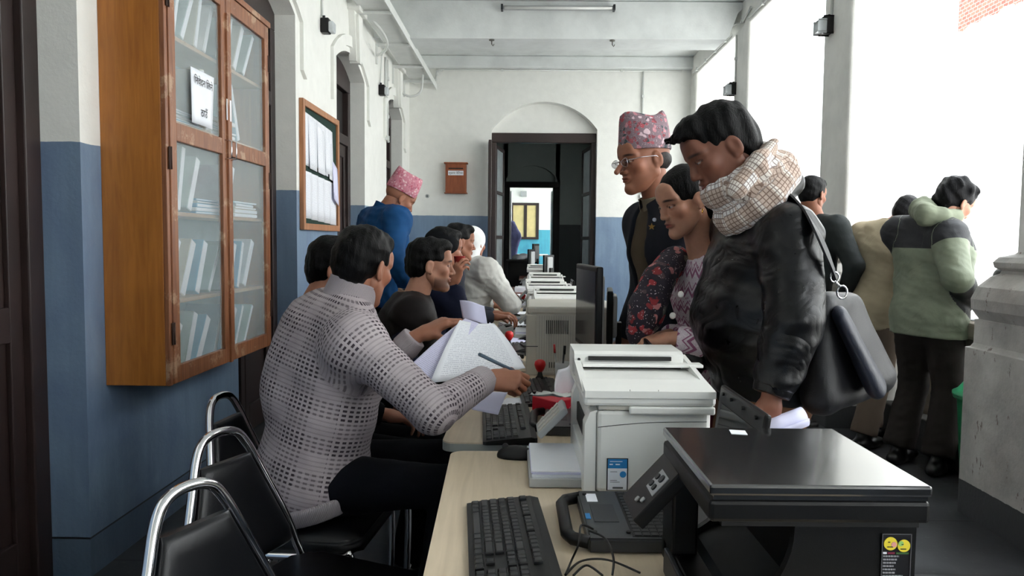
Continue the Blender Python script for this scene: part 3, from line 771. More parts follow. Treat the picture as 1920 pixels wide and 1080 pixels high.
def printed_paper(name, base, lines=90, ink=C(120, 120, 150)):
    t = NT(name); s = t.sep(t.new('ShaderNodeTexCoord').outputs['UV']); p = t.comb(s[0], s[1], 0.0)
    ln = t.math('LESS_THAN', t.math('FRACT', t.math('MULTIPLY', s[1], lines)), .38); wd = t.math('GREATER_THAN', t.noise(t.vmul(p, (70, lines, 1)), 1, 1), .46)
    mg = t.math('MULTIPLY', t.math('GREATER_THAN', s[0], .08), t.math('LESS_THAN', s[0], .9)); mg = t.math('MULTIPLY', mg, t.math('MULTIPLY', t.math('GREATER_THAN', s[1], .06), t.math('LESS_THAN', s[1], .92)))
    t.col(t.mix(t.math('MULTIPLY', t.math('MULTIPLY', ln, wd), t.math('MULTIPLY', mg, .42)), base, ink)); t.rough(.8); return t.m
M_PRINT = printed_paper('printed_page', C(238, 240, 246), 34); M_PRINTB = printed_paper('printed_page_bluish', C(212, 210, 236), 46, C(90, 90, 120))
def sheet(name, fn, m, label, cat='paper', nu=10, nv=10, th=.0006, group=None, parent=None, loc=None):
    """Curved sheet of paper with its own page coordinates; fn gives world points."""
    pts = [[Vector(fn(i/nu, j/nv)) for j in range(nv+1)] for i in range(nu+1)]; c = loc or sum((p for r in pts for p in r), Vector())/((nu+1)*(nv+1))
    mb = MB(); mb.grid(lambda u, v: Vector(fn(u, v))-c, nu, nv, th); o = mb.build(name, m, parent, label, cat, group); o.location = c if parent is None else (0, 0, 0)
    me = o.data; uv = me.uv_layers.new(name='UVMap'); n = (nu+1)*(nv+1)
    for l in me.loops:
        k = l.vertex_index % n; uv.data[l.index].uv = (k//(nv+1)/nu, (k % (nv+1))/nv)
    return o
# ---------------------------------------------------------------- tables
TZ = .75
def rounded_rect(x0, y0, x1, y1, r, n=5):
    out = []
    for cx, cy, a0 in ((x1-r, y1-r, 0), (x0+r, y1-r, 90), (x0+r, y0+r, 180), (x1-r, y0+r, 270)):
        for k in range(n+1):
            a = math.radians(a0+90*k/n); out.append((cx+r*math.cos(a), cy+r*math.sin(a)))
    return out
def make_table(label, x, y, rz, wd, ln, m=M_TABLE):
    """Origin at the far-left corner on the floor; extends towards the viewer."""
    t = thing('desk', label, 'desk', (x, y, 0), rz, 'desks in a row along the corridor')
    b = MB(); b.prism(rounded_rect(0, -ln, wd, 0, .035), 2, TZ-.004, TZ); b.build('table_top', m, t)
    b = MB(); b.prism(rounded_rect(-.001, -ln-.001, wd+.001, .001, .036), 2, TZ-.028, TZ-.004); b.build('edge_band', M_TEDGE, t)
    for yy in (-.06, -ln+.03):
        b = MB(); b.box((.05, yy-.01, 0), (wd-.06, yy+.02, TZ-.028), .003); b.build('side_panel', M_LGP, t)
    b = MB(); b.box((wd-.08, -ln+.06, .25), (wd-.06, -.07, TZ-.028)); b.build('modesty_panel', M_LGP, t)
    return t
make_table('pale laminate desk nearest the camera, carrying the black printer', -.203, 2.062, math.radians(2.1), .76, 1.22)
make_table('pale laminate desk carrying the red tissue box', -.232, 3.33, math.radians(-.4), .66, 1.18)
make_table('pale laminate desk under the large beige printer and the paper clutter', -.26, 4.56, 0, .66, 1.2)
make_table('pale desk beside the person drinking from a cup', -.28, 5.80, 0, .66, 1.2)
make_table('pale desk in front of the white hooded person', -.29, 7.02, 0, .66, 1.2)
make_table('reddish brown desk beyond the white hooded person', -.34, 8.26, 0, .70, 1.2, M_TABR)
make_table('farthest desk before the arched doorway', -.20, 9.6, 0, .66, 1.2, M_TABR)
# ---------------------------------------------------------------- chairs
def make_chair(label):
    c = thing('chair', label, 'chair', (0, 0, 0), 0, 'chrome framed chairs behind the desks')
    b = MB(); b.prism([(q[0], q[1]) for q in rounded_rect(-.21, -.215, .22, .215, .06)], 2, .400, .445); bmesh.ops.bevel(b.bm, geom=[e for e in b.bm.edges if abs(e.verts[0].co.z-e.verts[1].co.z) < 1e-5], offset=.014, segments=3, affect='EDGES'); 
    for f in b.bm.faces: f.smooth = True
    b.build('seat', M_VINYL, c)
    # tapered padded back
    R = []
    for k in range(9):
        t = k/8; z = .49+.245*t; w = (.190-.100*t)*(1 if k else .93); xb = -.232-.062*t; n = 20; ring = []
        for i in range(n):
            a = 2*PI*i/n; ca, sa = math.cos(a), math.sin(a); ring.append((xb+.021*np.sign(sa)*abs(sa)**.7, w*np.sign(ca)*abs(ca)**.35, z))
        R.append(ring)
    mid = lambda r, s: [(sum(q[0] for q in r)/len(r)+(q[0]-sum(q2[0] for q2 in r)/len(r))*s, q[1]*(.96+.04*s), q[2]) for q in r]
    R = [[(q[0], q[1], q[2]-.012) for q in mid(R[0], .4)]]+R+[[(q[0], q[1], q[2]+.014) for q in mid(R[-1], .4)]]
    b = MB(); b.rings(R, smooth=True); b.build('backrest', M_VINYL, c)
    pts = [(.19, .215, .012), (.20, .215, .38), (.15, .215, .395), (-.18, .215, .395), (-.230, .213, .44), (-.250, .185, .54), (-.285, .125, .69), (-.306, .088, .775), (-.314, .055, .812), (-.318, 0, .822)]
    pts = pts+[(x, -y, z) for x, y, z in pts[-2::-1]]
    b = MB(); b.tube(catmull(pts, 5), .0125, 12); b.build('frame_tube', M_CHROME, c)
    for s in (1, -1):
        b = MB(); b.tube([(-.05, s*.215, .385), (-.20, s*.215, .2), (-.27, s*.215, .012)], .0115, 10); b.build('leg', M_CHROME, c)
    b = MB(); b.tube([(.195, -.215, .12), (.195, .215, .12)], .008, 8); b.build('stretcher', M_CHROME, c)
    b = MB(); b.tube([(-.19, -.215, .390), (-.2, .215, .390)], .009, 8); b.tube([(.12, -.215, .390), (.12, .215, .390)], .009, 8); b.build('seat_support', M_CHROME, c)
    return c
CH = make_chair('empty chrome and black vinyl chair, the closest to the camera'); CH.location = (-.410, 1.39, 0); CH.rotation_euler.z = math.atan2(-.40, .92)
dup(CH, (-.520, 1.83, 0), math.atan2(-.38, .92), 'empty chrome and black vinyl chair between the closest chair and the checked sweater')
dup(CH, (-.685, 2.38, 0), math.atan2(-.10, .99), 'chrome and black chair on which the person in the checked sweater sits')
for x, y, l in ((-.62, 2.88, 'person mostly hidden behind the sweater'), (-.62, 3.44, 'person in the vest'), (-.66, 4.30, 'person with the red cup'), (-.62, 4.98, 'person between cup holder and white hood'), (-.48, 5.50, 'person in the white hood')):
    dup(CH, (x, y, 0), 0, 'chrome and black chair under the '+l)
# ---------------------------------------------------------------- keyboards, mouse
def make_keyboard(label, x, y, rz, single=False):
    """Local x = towards the table centre (rows), local y = along the keyboard."""
    k = thing('keyboard', label, 'keyboard', (x, y, TZ), rz, 'black keyboards on the desks')
    b = MB(); R = []
    for yy, ins in ((-.226, .008), (-.222, 0), (.222, 0), (.226, .008)): R.append([(ins, yy, .001), (.158-ins, yy, .001), (.158-ins, yy, .021), (.140, yy, .024), (.03, yy, .014), (ins, yy, .010)])
    b.rings(R, smooth=False); b.build('keyboard_case', M_BLK, k)
    pitch = .0188; rows = [(.018, [1.25, 1.25, 1.25, 6.25, 1.25, 1.25, 1.25, 1.25]), (.038, [2.25]+[1]*10+[2.75]), (.057, [1.75]+[1]*11+[2.25]), (.076, [1.5]+[1]*12+[1.5]), (.095, [1]*13+[2]), (.122, [1]+[-1]+[1]*4+[-.5]+[1]*4+[-.5]+[1]*4)]
    keys = []
    for x0, ws in rows:
        yy = .216
        for w in ws:
            if w > 0: keys.append((x0, yy-w*pitch/2, w*pitch-.0022))
            yy -= abs(w)*pitch
    for (x0, c) in ((.018, (0, 1, 2)), (.038, (1,)), (.095, (0, 1, 2)), (.076, (0, 1, 2)), (.122, (0, 1, 2))):
        for q in c: keys.append((x0, -.078-q*pitch, .0166))
    for x0 in (.018, .038, .057, .076, .095):
        for q in range(4): keys.append((x0, -.143-q*pitch, .0166))
    def one(b, x0, y0, w, z): b.rings([[(x0-s*.0083, y0-(w/2-(.0085-s2)), z), (x0+s*.0083, y0-(w/2-(.0085-s2)), z+s*.001), (x0+s*.0083, y0+(w/2-(.0085-s2)), z+s*.001), (x0-s*.0083, y0+(w/2-(.0085-s2)), z)] for s, s2, z in ((1, .0085, z), (.94, .0080, z+.006), (.72, .0063, z+.0085))], smooth=False)
    zt = lambda x0: .010+(x0-.018)*.10
    if single:
        b = MB(); [one(b, x0, y0, w, zt(x0)) for x0, y0, w in keys]; b.build('keys', M_KEY, k, kind='stuff' if False else None)
    else:
        cache = {}
        for x0, y0, w in keys:
            wk = round(w, 4)
            if wk not in cache:
                b = MB(); one(b, 0, 0, w, 0); o = b.build('key', M_KEY, k); cache[wk] = o.data
            else: o = link_mesh('key', cache[wk], None, k); KIDS[k.name].append(o)
            o.location = (x0, y0, zt(x0))
    return k
kb = make_keyboard('black keyboard on the near desk beside the laptop', -.104, 1.395, math.radians(5.2))
kb2 = make_keyboard('black keyboard on the second desk beside the mouse', -.131, 2.345, math.radians(3.5), single=False)
kb3 = make_keyboard('black keyboard beside the red tissue box', -.02, 2.85, math.radians(4), single=True)
# small pale sticker pieces on the keyboards
h = SDF(); h.ell((0, 0, .004), (.030, .054, .030), .01); h.half((0, 0, 0), (0, 0, -1)); V, Q = h.mesh(.003)
ms = thing('computer_mouse', 'black computer mouse at the edge of the near desk', 'mouse', (-.020, 2.005, TZ), math.radians(82))
o = np_mesh('mouse_shell', [(V, Q)], M_BLK, ms, False); KIDS[ms.name] = [o]
b = MB(); b.cyl((-.003, .03, .029), (.003, .03, .029), .009, n=14); b.build('scroll_wheel', M_DGR, ms)
b = MB(True); b.tube(catmull([(.035, 2.00, .765), (.06, 1.985, .757), (.09, 1.98, .7545), (.12, 2.0, .7545), (.15, 2.12, .7545)], 5), .0022, 6); b.build('mouse_cable', M_WIRE, ms)
# ---------------------------------------------------------------- white multifunction printer
def make_mfp(label, loc, rz=0, body=M_WPL, detail=True):
    """Front faces -x. Local x 0..0.29, y 0..0.40, z up."""
    p = thing('printer', label, 'printer', loc, rz, 'white multifunction printers on the desks'); W, D = .290, .40
    b = MB(); b.box((.028, 0, .012), (W, D, .205), .010); b.box((.035, .01, 0), (W-.01, D-.01, .02)); b.build('printer_body', body, p)
    b = MB(); b.prism([(0.0, .0), (.028, .0), (.028, .205), (.012, .20), (.0, .17)], 1, .0, .05); b.prism([(0.0, .0), (.028, .0), (.028, .205), (.012, .20), (.0, .17)], 1, D-.05, D); b.box((.0, .05, .0), (.028, D-.05, .085), .004); b.box((.018, .05, .085), (.028, D-.05, .2)); b.build('front_cover', body, p)
    b = MB(); b.box((.012, .052, .10), (.018, D-.052, .15)); b.build('output_slot', M_BLKM, p)
    b = MB(); b.box((.03, -.004, .205), (W+.004, D, .218), .004); b.build('scanner_neck', M_GPL, p)
    b = MB(); b.box((-.004, -.012, .216), (W+.008, D+.006, .240), .008); b.build('scanner_bed', body, p)
    b = MB(); b.box((.10, -.014, .198), (W+.006, -.002, .216), .004); b.build('scanner_grip', body, p)
    # lid with sloping output tray and document feeder on its far part
    b = MB(); b.prism([(-.016, .236), (.240-.0, .236), (.240, .262), (.08, .262), (-.016, .252)], 0, -.002, W+.006); 
    b.build('scanner_lid', body, p)
    b = MB(); b.prism([(.01, .246), (.30, .246), (.30, .288), (.20, .278), (.04, .256)], 0, -.006, .010); b.build('tray_side', body, p); b = MB(); b.prism([(.0, .246), (.30, .246), (.30, .290), (.22, .280), (.02, .254)], 0, W-.006, W+.006); b.build('tray_side', body, p)
    b = MB(); b.prism([(.235, .24), (.40, .24), (.405, .27), (.388, .304), (.256, .304), (.240, .298)], 0, -.006, W-.012); b.build('document_feeder', body, p)
    b = MB(); b.box((.030, .230, .283), (W-.045, .243, .293)); b.box((.010, .231, .247), (W-.02, .242, .268)); b.cyl((.006, .236, .284), (.006, .25, .284), .004, n=10); b.build('feeder_slot', M_BLKM, p)  # lower black box paints the shade beneath the feeder tray
    b = MB(); b.box((.012, .195, .271), (W+.030, .238, .279), .002); b.build('feeder_tray', body, p)
    b = MB(); b.box((-.125, .06, .002), (.0, D-.06, .012), .003); b.box((-.125, .06, .002), (-.118, D-.06, .026), .002); b.box((-.125, .06, .002), (.0, .068, .024), .002); b.box((-.125, D-.068, .002), (.0, D-.06, .024), .002); b.build('paper_tray', M_LGP, p)
    if detail:
        for k in range(8): z = .013+k*.0032; b = MB(); b.box((-.120+.0015*(k % 3), .075, z), (.01, D-.075, z+.0026)); b.build('paper_sheet', M_PAPERB if k in (5, 6) else M_PAPER, p)
        b = MB()
        b.tube(catmull([(.03, -.001, .165), (.09, -.0008, .172), (.17, -.0006, .178), (.28, -.0006, .180)], 4), .0007, 5); b.tube([(.027, -.001, .01), (.027, -.001, .2)], .0007, 5); b.tube([(.10, -.0145, .241), (.10, -.0145, .256)], .0006, 5); b.tube([(.165, -.0145, .241), (.165, -.0145, .256)], .0006, 5); b.tube([(0, -.0145, .2405), (W, -.0145, .2405)], .0007, 5); b.build('panel_seam', M_DGR, p)
    return p
MF = make_mfp('white multifunction printer with blue label standing on the near desk', (.140, 1.695, TZ), math.radians(1))
b = MB(); b.obox((-.058, .33, .105), (.036, 0, .037), (0, .060, 0), (-.006, 0, .006), .004); b.build('control_panel', M_LGP, MF)
b = MB()
for i in range(4):
    for j in range(3): b.obox(Vector((-.058, .33, .105))+Vector((.036, 0, .037))*(-.6+.35*i)+Vector((-.0068, 0, .0068))+Vector((0, -.04+.04*j, 0)), (.008, 0, .01), (0, .010, 0), (-.001, 0, .001), 0)
b.build('panel_buttons', M_GPL, MF)
# blue and white product label on the near side
b = MB(); b.box((.052, -.0022, .018), (.101, -.0004, .093)); lb = b.build('side_label', mat('label_border_black', C(24, 26, 34), .5, var=0), MF)
b = MB(); b.box((.0545, -.0030, .070), (.0985, -.0020, .0915)); b.build('blue_label_field', mat('label_blue', C(40, 128, 190), .5, var=0), lb)
b = MB(); b.box((.0545, -.0030, .0195), (.0985, -.0020, .070)); b.build('white_label_field', M_PAPER, lb)
b = MB(); b.cyl((.0895, -.0036, .056), (.0895, -.0028, .056), .0075, n=20); b.build('blue_dot', MATS['label_blue'], lb)
b = MB(); b.box((.066, -.0036, .0225), (.090, -.0028, .0265)); b.box((.060, -.0036, .0415), (.076, -.0028, .0425)); b.box((.060, -.0036, .0375), (.082, -.0028, .0385)); b.box((.060, -.0036, .0615), (.076, -.0028, .0625)); b.build('label_print', mat('label_grey_print', C(96, 98, 104), .6, var=0), lb)
b = MB(); b.box((.059, -.0036, .0855), (.088, -.0028, .0868)); b.box((.058, -.0036, .078), (.066, -.0028, .0805)); b.box((.072, -.0036, .078), (.082, -.0028, .0805)); b.build('label_white_print', M_PAPER, lb)
# ---------------------------------------------------------------- the black printer
BP = thing('printer', 'black multifunction printer with glossy grey flat lid in the foreground', 'printer', (.262, 1.030, TZ), math.radians(1.2))
b = MB(); b.box((0, 0, .236), (.313, .328, .252), .004); b.box((.006, .004, .230), (.308, .324, .237)); b.build('scanner_lid', mat('semi_gloss_black_lid', C(26, 27, 29), .22, var=.12, spec=.6, coat=1), BP)
b = MB(); b.box((.0, .0, .198), (.311, .322, .230), .006); b.build('scanner_bed', M_BLK, BP)
b = MB(); b.box((.02, .01, .190), (.300, .315, .199)); b.build('scanner_neck', M_BLKM, BP)
arc = [(.125+.0*k, 0) for k in range(0)]; arc = [(.125-.115*(1-math.cos(a)), .185-.125*math.sin(a)) for a in [PI/2*k/12 for k in range(13)]]
poly = [(.020, 0), (.298, 0), (.298, .190), (.125, .190)]+arc+[(.0, .055), (.0, .02)]
b = MB(); b.prism(poly, 1, .012, .026); b.prism(poly, 1, .298, .312); b.box((.13, .026, .0), (.296, .298, .19)); b.box((.004, .026, .0), (.13, .298, .05), .004); b.build('printer_body', M_BLK, BP)
b = MB(); b.prism([(.05, .05), (.13, .05), (.13, .10), (.06, .062)], 1, .026, .298); b.build('output_tray', M_BLKM, BP)
b = MB(); b.box((-.006, .06, .004), (.004, .27, .05), .003); b.build('tray_flap', M_DGR, BP)
b = MB(); b.box((.0, .23, .05), (.045, .312, .20), .005); b.build('front_pillar', M_BLK, BP)
pc = Vector((-.020, .255, .168)); ax = Vector((.046, 0, .050)); ny = Vector((0, .062, 0)); az = Vector((-.0085, 0, .0078))
b = MB(); b.obox(pc, ax, ny, az, .003); cp = b.build('control_panel', M_BLK, BP)
def onp(u, v, s=1.06): return pc+ax*u+ny*v+az*s
b = MB(); b.obox(onp(.05, -.35), ax*.30, ny*.42, az*.06); b.build('button_plate', mat('pale_grey_buttons', C(176, 176, 178), .4, var=0), cp)
for (u, v, r) in ((.2, -.5, .0075), (.15, -.15, .006), (-.08, -.5, .006), (-.08, -.15, .006), (-.5, -.55, .005), (-.62, -.2, .005)):
    b = MB(); c = onp(u, v, 1.15); b.cyl(c, c+az.normalized()*.003, r, n=14); b.build('button', M_LGP if u < -.3 else M_DGR, cp)
b = MB(); b.obox((.128, .292, .2524), (.0135, -.003, 0), (.002, .014, 0), (0, 0, .0004)); b.build('white_sticker', M_PAPER, BP)
# label on the near side: two yellow seals and lines of small print
lb = MB(); lb.box((.249, .0100, .098), (.290, .0122, .180)); lo = lb.build('side_label', mat('label_dark_field', C(22, 22, 26), .35, var=0), BP)
b = MB()
for a, c in (((.2485, .0090, .0975), (.2905, .0102, .0985)), ((.2485, .0090, .1795), (.2905, .0102, .1805)), ((.2485, .0090, .0975), (.2495, .0102, .1805)), ((.2895, .0090, .0975), (.2905, .0102, .1805))): b.box(a, c)
b.build('label_outline', mat('label_outline_grey', C(90, 90, 95), .5, var=0), lo)
Yl = mat('yellow_seal', C(236, 214, 60), .5, var=0)
for cx, cz, r, cc in ((.2605, .1665, .0095, C(230, 160, 150)), (.2795, .1635, .0090, C(150, 200, 110))):
    b = MB(); b.cyl((cx, .0098, cz), (cx, .0086, cz), r, n=24); sl = b.build('seal', Yl, lo)
    b = MB(); s_ = 1 if cx < .27 else -1; b.cyl((cx+s_*.0045, .0086, cz+(-.001 if s_ > 0 else .0035)), (cx+s_*.0045, .0080, cz+(-.001 if s_ > 0 else .0035)), .0038, n=14); b.build('seal_spot', mat('seal_pink' if s_ > 0 else 'seal_green', cc, .5, var=0), sl)
    b = MB(); b.box((cx-.005, .0078, cz-.005), (cx+.003, .0084, cz-.0038)); b.box((cx-.004, .0078, cz+.002), (cx-.001, .0084, cz+.003)); b.build('seal_print', M_INK, sl)
MG = mat('label_small_print', C(150, 150, 155), .6, var=0)
b = MB(); b.box((.2505, .0088, .1515), (.2555, .0100, .1540)); b.build('brand_mark', M_PAPER, lo)
b = MB(); b.box((.2570, .0088, .1515), (.2670, .0100, .1537)); b.build('magenta_word', mat('dark_magenta_print', C(120, 30, 60), .6, var=0), lo)
b = MB(); b.box((.2690, .0088, .1515), (.2870, .0100, .1537)); b.build('green_word', mat('dark_green_print', C(60, 100, 50), .6, var=0), lo)
b = MB(); random.seed(3)
for r_, wd in enumerate((.62, .55, .5, .42, .5, .48, .8, .45, .42, .48)):
    x = .2510; z = .1480-r_*.0048; xe = .2510+.036*wd
    while x < xe:
        w = random.uniform(.0015, .0045); b.box((x, .0092, z-.0011), (min(x+w, xe), .0100, z+.0011)); x += w+.0009
b.build('label_text_lines', MG, lo)
# ---------------------------------------------------------------- rugged laptop
LP = thing('laptop', 'black rugged laptop with carrying handle, open between the keyboard and the black printer', 'laptop', (.080, 1.380, TZ), math.radians(1))
W_, D_ = .330, .275
b = MB()
outl = [(.045, .0), (W_, 0), (W_, D_), (.045, D_), (.0, D_-.05), (.0, .05)]
b.prism([(.045, 0), (W_, 0), (W_, D_), (.045, D_)], 2, .002, .030); bmesh.ops.bevel(b.bm, geom=list(b.bm.edges), offset=.004, segments=2, affect='EDGES'); b.build('laptop_base', mat('grey_magnesium', C(52, 54, 56), .4, var=.1), LP)
b = MB(); b.tube([(.05, .012, .018), (.018, .030, .018), (.008, .055, .018), (.008, D_-.055, .018), (.018, D_-.03, .018), (.05, D_-.012, .018)], .013, 10); b.build('carrying_handle', M_BLK, LP)
b = MB(); b.box((.065, .085, .0300), (.115, .185, .0310), .0004); b.build('touchpad', M_DGR, LP)
for x, y in ((.06, .03), (.06, .245), (.125, .03)): b = MB(); b.cyl((x, y, .030), (x, y, .0335), .0045, n=12); b.build('rubber_bump', M_BLKM, LP)
b = MB(); b.box((.062, .200, .0302), (.085, .250, .0312)); b.build('white_sticker', M_PAPER, LP)
b = MB(); b.box((.050, .100, .0302), (.060, .130, .0312)); b.build('blue_sticker', MATS['label_blue'], LP)
b = MB(); b.box((.130, .010, .0295), (.232, D_-.010, .0308)); b.build('key_bed', M_BLKM, LP)
kd = {}
for r in range(6):
    for c in range(14):
        o = None
        if 'k' not in kd: bb = MB(); bb.box((-.0070, -.0078, 0), (.0070, .0078, .0026), .001, seg=1); o = bb.build('key', M_KEY, LP); kd['k'] = o.data
        else: o = link_mesh('key', kd['k'], None, LP); KIDS[LP.name].append(o)
        o.location = (.141+.0164*r, .020+.0180*c, .0306)
hx = .345; b = MB(); up = Vector((.030, 0, .236)); 
b.obox(Vector((hx, D_/2+.002, .036))+up*.5, (.007, 0, -.0009), (0, .150, 0), up*.5, .006); ld = b.build('lid', M_BLK, LP)
b = MB(); b.obox(Vector((hx-.0085, D_/2+.002, .036))+up*.47, (.0012, 0, 0), (0, .118, 0), up*.38, 0); b.build('screen', M_SCREEN, ld)
for y in (.03, .11, .19, .25): b = MB(); c = Vector((hx-.008, y, .036))+up*.94; b.cyl(c, c-Vector((.005, 0, 0)), .004, n=10); b.build('rubber_bump', M_BLKM, ld)
b = MB(); b.tube([(hx-.004, .03, .032), (hx-.004, .09, .032)], .008, 10); b.tube([(hx-.004, .19, .032), (hx-.004, .25, .032)], .008, 10); b.build('hinge', M_BLKM, LP)
lp2 = dup(LP, (.018, 2.235, TZ), math.radians(-2), 'black laptop with handle partly hidden behind the white printer on the second desk', 'rugged laptops'); LP['group'] = 'rugged laptops'
# cables over the laptop
for k, pts in enumerate(([PZ(1112, 992, .80), PZ(1090, 985, .815), PZ(1085, 1020, .80), PZ(1072, 1050, .765), PZ(1060, 1078, .755)], [PZ(1105, 995, .80), PZ(1135, 1010, .80), PZ(1150, 1045, .795), PZ(1148, 1079, .77)], [PZ(1060, 1078, .755), PZ(1090, 1052, .757), PZ(1140, 1050, .76), PZ(1200, 1074, .76)], [PZ(1075, 1079, .756), PZ(1100, 1060, .762), PZ(1130, 1079, .757)])):
    b = MB(True); b.tube(catmull(pts, 8), .0022, 6); o = thing('cable', ('thin black cable looped over the laptop handle', 'thin black cable hanging down across the laptop palm rest', 'thin black cable lying along the near edge of the laptop', 'short curl of black cable in front of the laptop')[k], 'cable', tuple(pts[0])); b.build('cable_cord', M_WIRE, o)
# ---------------------------------------------------------------- large beige printer with vents, other machines down the row
def make_laser(label, loc, rz=0):
    p = thing('printer', label, 'printer', loc, rz); b = MB(); b.box((0.012, 0, .0), (.38, .42, .285), .012); b.build('printer_body', mat('ribbed_grey_beige_plastic', C(190, 188, 180), .45, var=.04), p)
    b = MB(); b.box((0, -.004, .27), (.39, .425, .305), .01); b.build('top_cover', M_GPL, p); b = MB(); b.box((-.002, -.002, .0), (.045, .422, .27), .006); b.build('front_cover', M_GPL, p)
    b = MB()
    for k in range(12): b.box((.085+.0085*k, -.003, .185), (.0885+.0085*k, .004, .245))
    b.build('vent_grille', M_BLKM, p)
    for x_ in (.10, .22):
        b = MB()
        for k in range(3): b.box((x_+.010*k, -.003, .035), (x_+.004+.010*k, .004, .06))
        b.build('vent_grille', M_BLKM, p)
    b = MB()
    for k in range(30): b.box((.055+.0105*k, -.0015, .02), (.0575+.0105*k, .001, .265))
    b.build('side_ribs', mat('rib_grey', C(165, 163, 156), .5, var=0), p)
    b = MB(); b.box((-.004, -.006, .128), (.05, -.001, .131)); b.build('panel_seam', M_DGR, p)
    return p
make_laser('large beige laser printer with a vent grille behind the monitor', (.008, 3.26, TZ))
P3 = dup(MF, (.06, 4.45, TZ), 0, 'white multifunction printer directly behind the large beige one'); P3['group'] = 'white multifunction printers on the desks'
dup(MF, (.02, 5.30, TZ), math.radians(2), 'second white multifunction printer behind the large beige one'); dup(MF, (.04, 6.50, TZ), 0, 'third white multifunction printer behind the large beige one')
dup(MF, (.02, 8.95, TZ), math.radians(-2), 'farthest white printer, on the last desk before the doorway')
def make_monitor(label, a, b_, z0, z1, parent_y=None, thick=.035, bezel=M_BLK):
    """Flat monitor whose screen spans a -> b (x, y pairs); screen faces the -x side."""
    A = Vector((a[0], a[1], 0)); B = Vector((b_[0], b_[1], 0)); u = (B-A); L = u.length; u.normalize(); nn = Vector((-u.y, u.x, 0)); nn = nn if nn.x < 0 else -nn; c = (A+B)/2
    m = thing('monitor', label, 'monitor', (c.x, c.y, TZ), 0); cz = (z0+z1)/2; h = (z1-z0)/2
    q = MB(True); q.obox(Vector((c.x, c.y, cz))-nn*.012, u*(L/2), nn*.012, Vector((0, 0, h)), .005); q.build('bezel', bezel, m)
    q = MB(True); q.obox(Vector((c.x, c.y, cz))+nn*.0008, u*(L/2-.014), nn*.0006, Vector((0, 0, h-.018))); q.build('screen', M_SCREEN, m)
    q = MB(True); q.obox(Vector((c.x, c.y, cz))-nn*.030, u*(L/2-.05), nn*.012, Vector((0, 0, h*.8)), .01); q.build('rear_shell', M_LGP if bezel is M_BLK else bezel, m)
    q = MB(True); q.obox(Vector((c.x, c.y, (z0+TZ)/2+.04))-nn*.05, u*.03, nn*.012, Vector((0, 0, (z0-TZ)/2+.04)), .004); q.build('stand_neck', M_BLK, m)
    q = MB(True); q.obox(Vector((c.x, c.y, TZ+.008))-nn*.04, u*.11, nn*.08, Vector((0, 0, .008)), .006); q.build('stand_base', M_BLK, m)
    return m
make_monitor('large black monitor seen at a slant behind the white printer', (.250, 2.62), (.206, 3.03), .935, 1.252)
A_ = P(1120, 545, 2.88); make_monitor('narrow monitor turned edge-on beside the large monitor', (.325, 2.96), (.352, 3.22), .93, 1.145)
def lap_simple(label, x, y, rz=0, cat='laptop'): return dup(LP, (x, y, TZ), rz, label, 'rugged laptops')
lap_simple('open laptop whose screen shows above the white printers', .04, 4.95, math.radians(8))
lap_simple('open laptop farther along the row beyond the printers', .02, 6.10, 0)
make_monitor('dark monitor standing before the arched doorway', (.02, 9.30), (.10, 9.52), .95, 1.24)
make_monitor('dark monitor standing inside the arched doorway', (.20, 8.72), (.32, 8.90), .95, 1.18)
# clutter: trays, papers, stamps
def stamp(label, x, y, s=1.0):
    t = thing('rubber_stamp', label, 'stamp', (x, y, TZ), 0, 'red knobbed rubber stamps'); b = MB(); b.lathe([(.024*s, 0), (.026*s, .008*s), (.022*s, .02*s), (.012*s, .032*s), (.009*s, .045*s), (.010*s, .05*s)], n=20); b.build('stamp_base', M_BLK, t)
    b = MB(); b.lathe([(.010*s, .048*s), (.019*s, .062*s), (.024*s, .078*s), (.021*s, .092*s), (.012*s, .099*s), (.002, .10*s)], n=20); b.build('stamp_knob', M_RED, t); return t
stamp('red knobbed stamp standing in front of the beige printer', .065, 3.08); stamp('red knobbed stamp amid the papers beside the beige printer', -.085, 4.05); stamp('red knobbed stamp on the far cluttered desk', -.02, 6.9, 1.1)
stamp('red knobbed stamp beside the white hooded person', -.20, 6.35)
g = thing('pen_holder', 'clear pen holder glass beside the red stamp', 'pen holder', (.155, 3.02, TZ)); b = MB(); b.lathe([(.03, 0), (.033, .10), (.031, .10), (.028, .004)], n=24); b.build('glass_cup', glass('clear_plastic', (.8, .82, .84, 1), .08, .35), g)
pn = thing('pen', 'dark pen standing in the clear pen holder', 'pen', (.150, 3.02, TZ+.006)); b = MB(); b.cyl((0, 0, 0), (.012, .006, .145), .004, n=10); b.build('barrel', M_DGR, pn); b = MB(); b.cyl((.012, .006, .125), (.0135, .0068, .16), .0055, n=10); b.build('cap', M_BLK, pn)
pn = thing('pen', 'slim pale pen standing left in the clear pen holder', 'pen', (.140, 3.03, TZ+.006)); b = MB(); b.cyl((0, 0, 0), (-.018, 0, .15), .0035, n=10); b.build('barrel', M_LGP, pn); b = MB(); b.cyl((-.0165, 0, .13), (-.0195, 0, .165), .0045, n=10); b.build('cap', M_RED, pn)
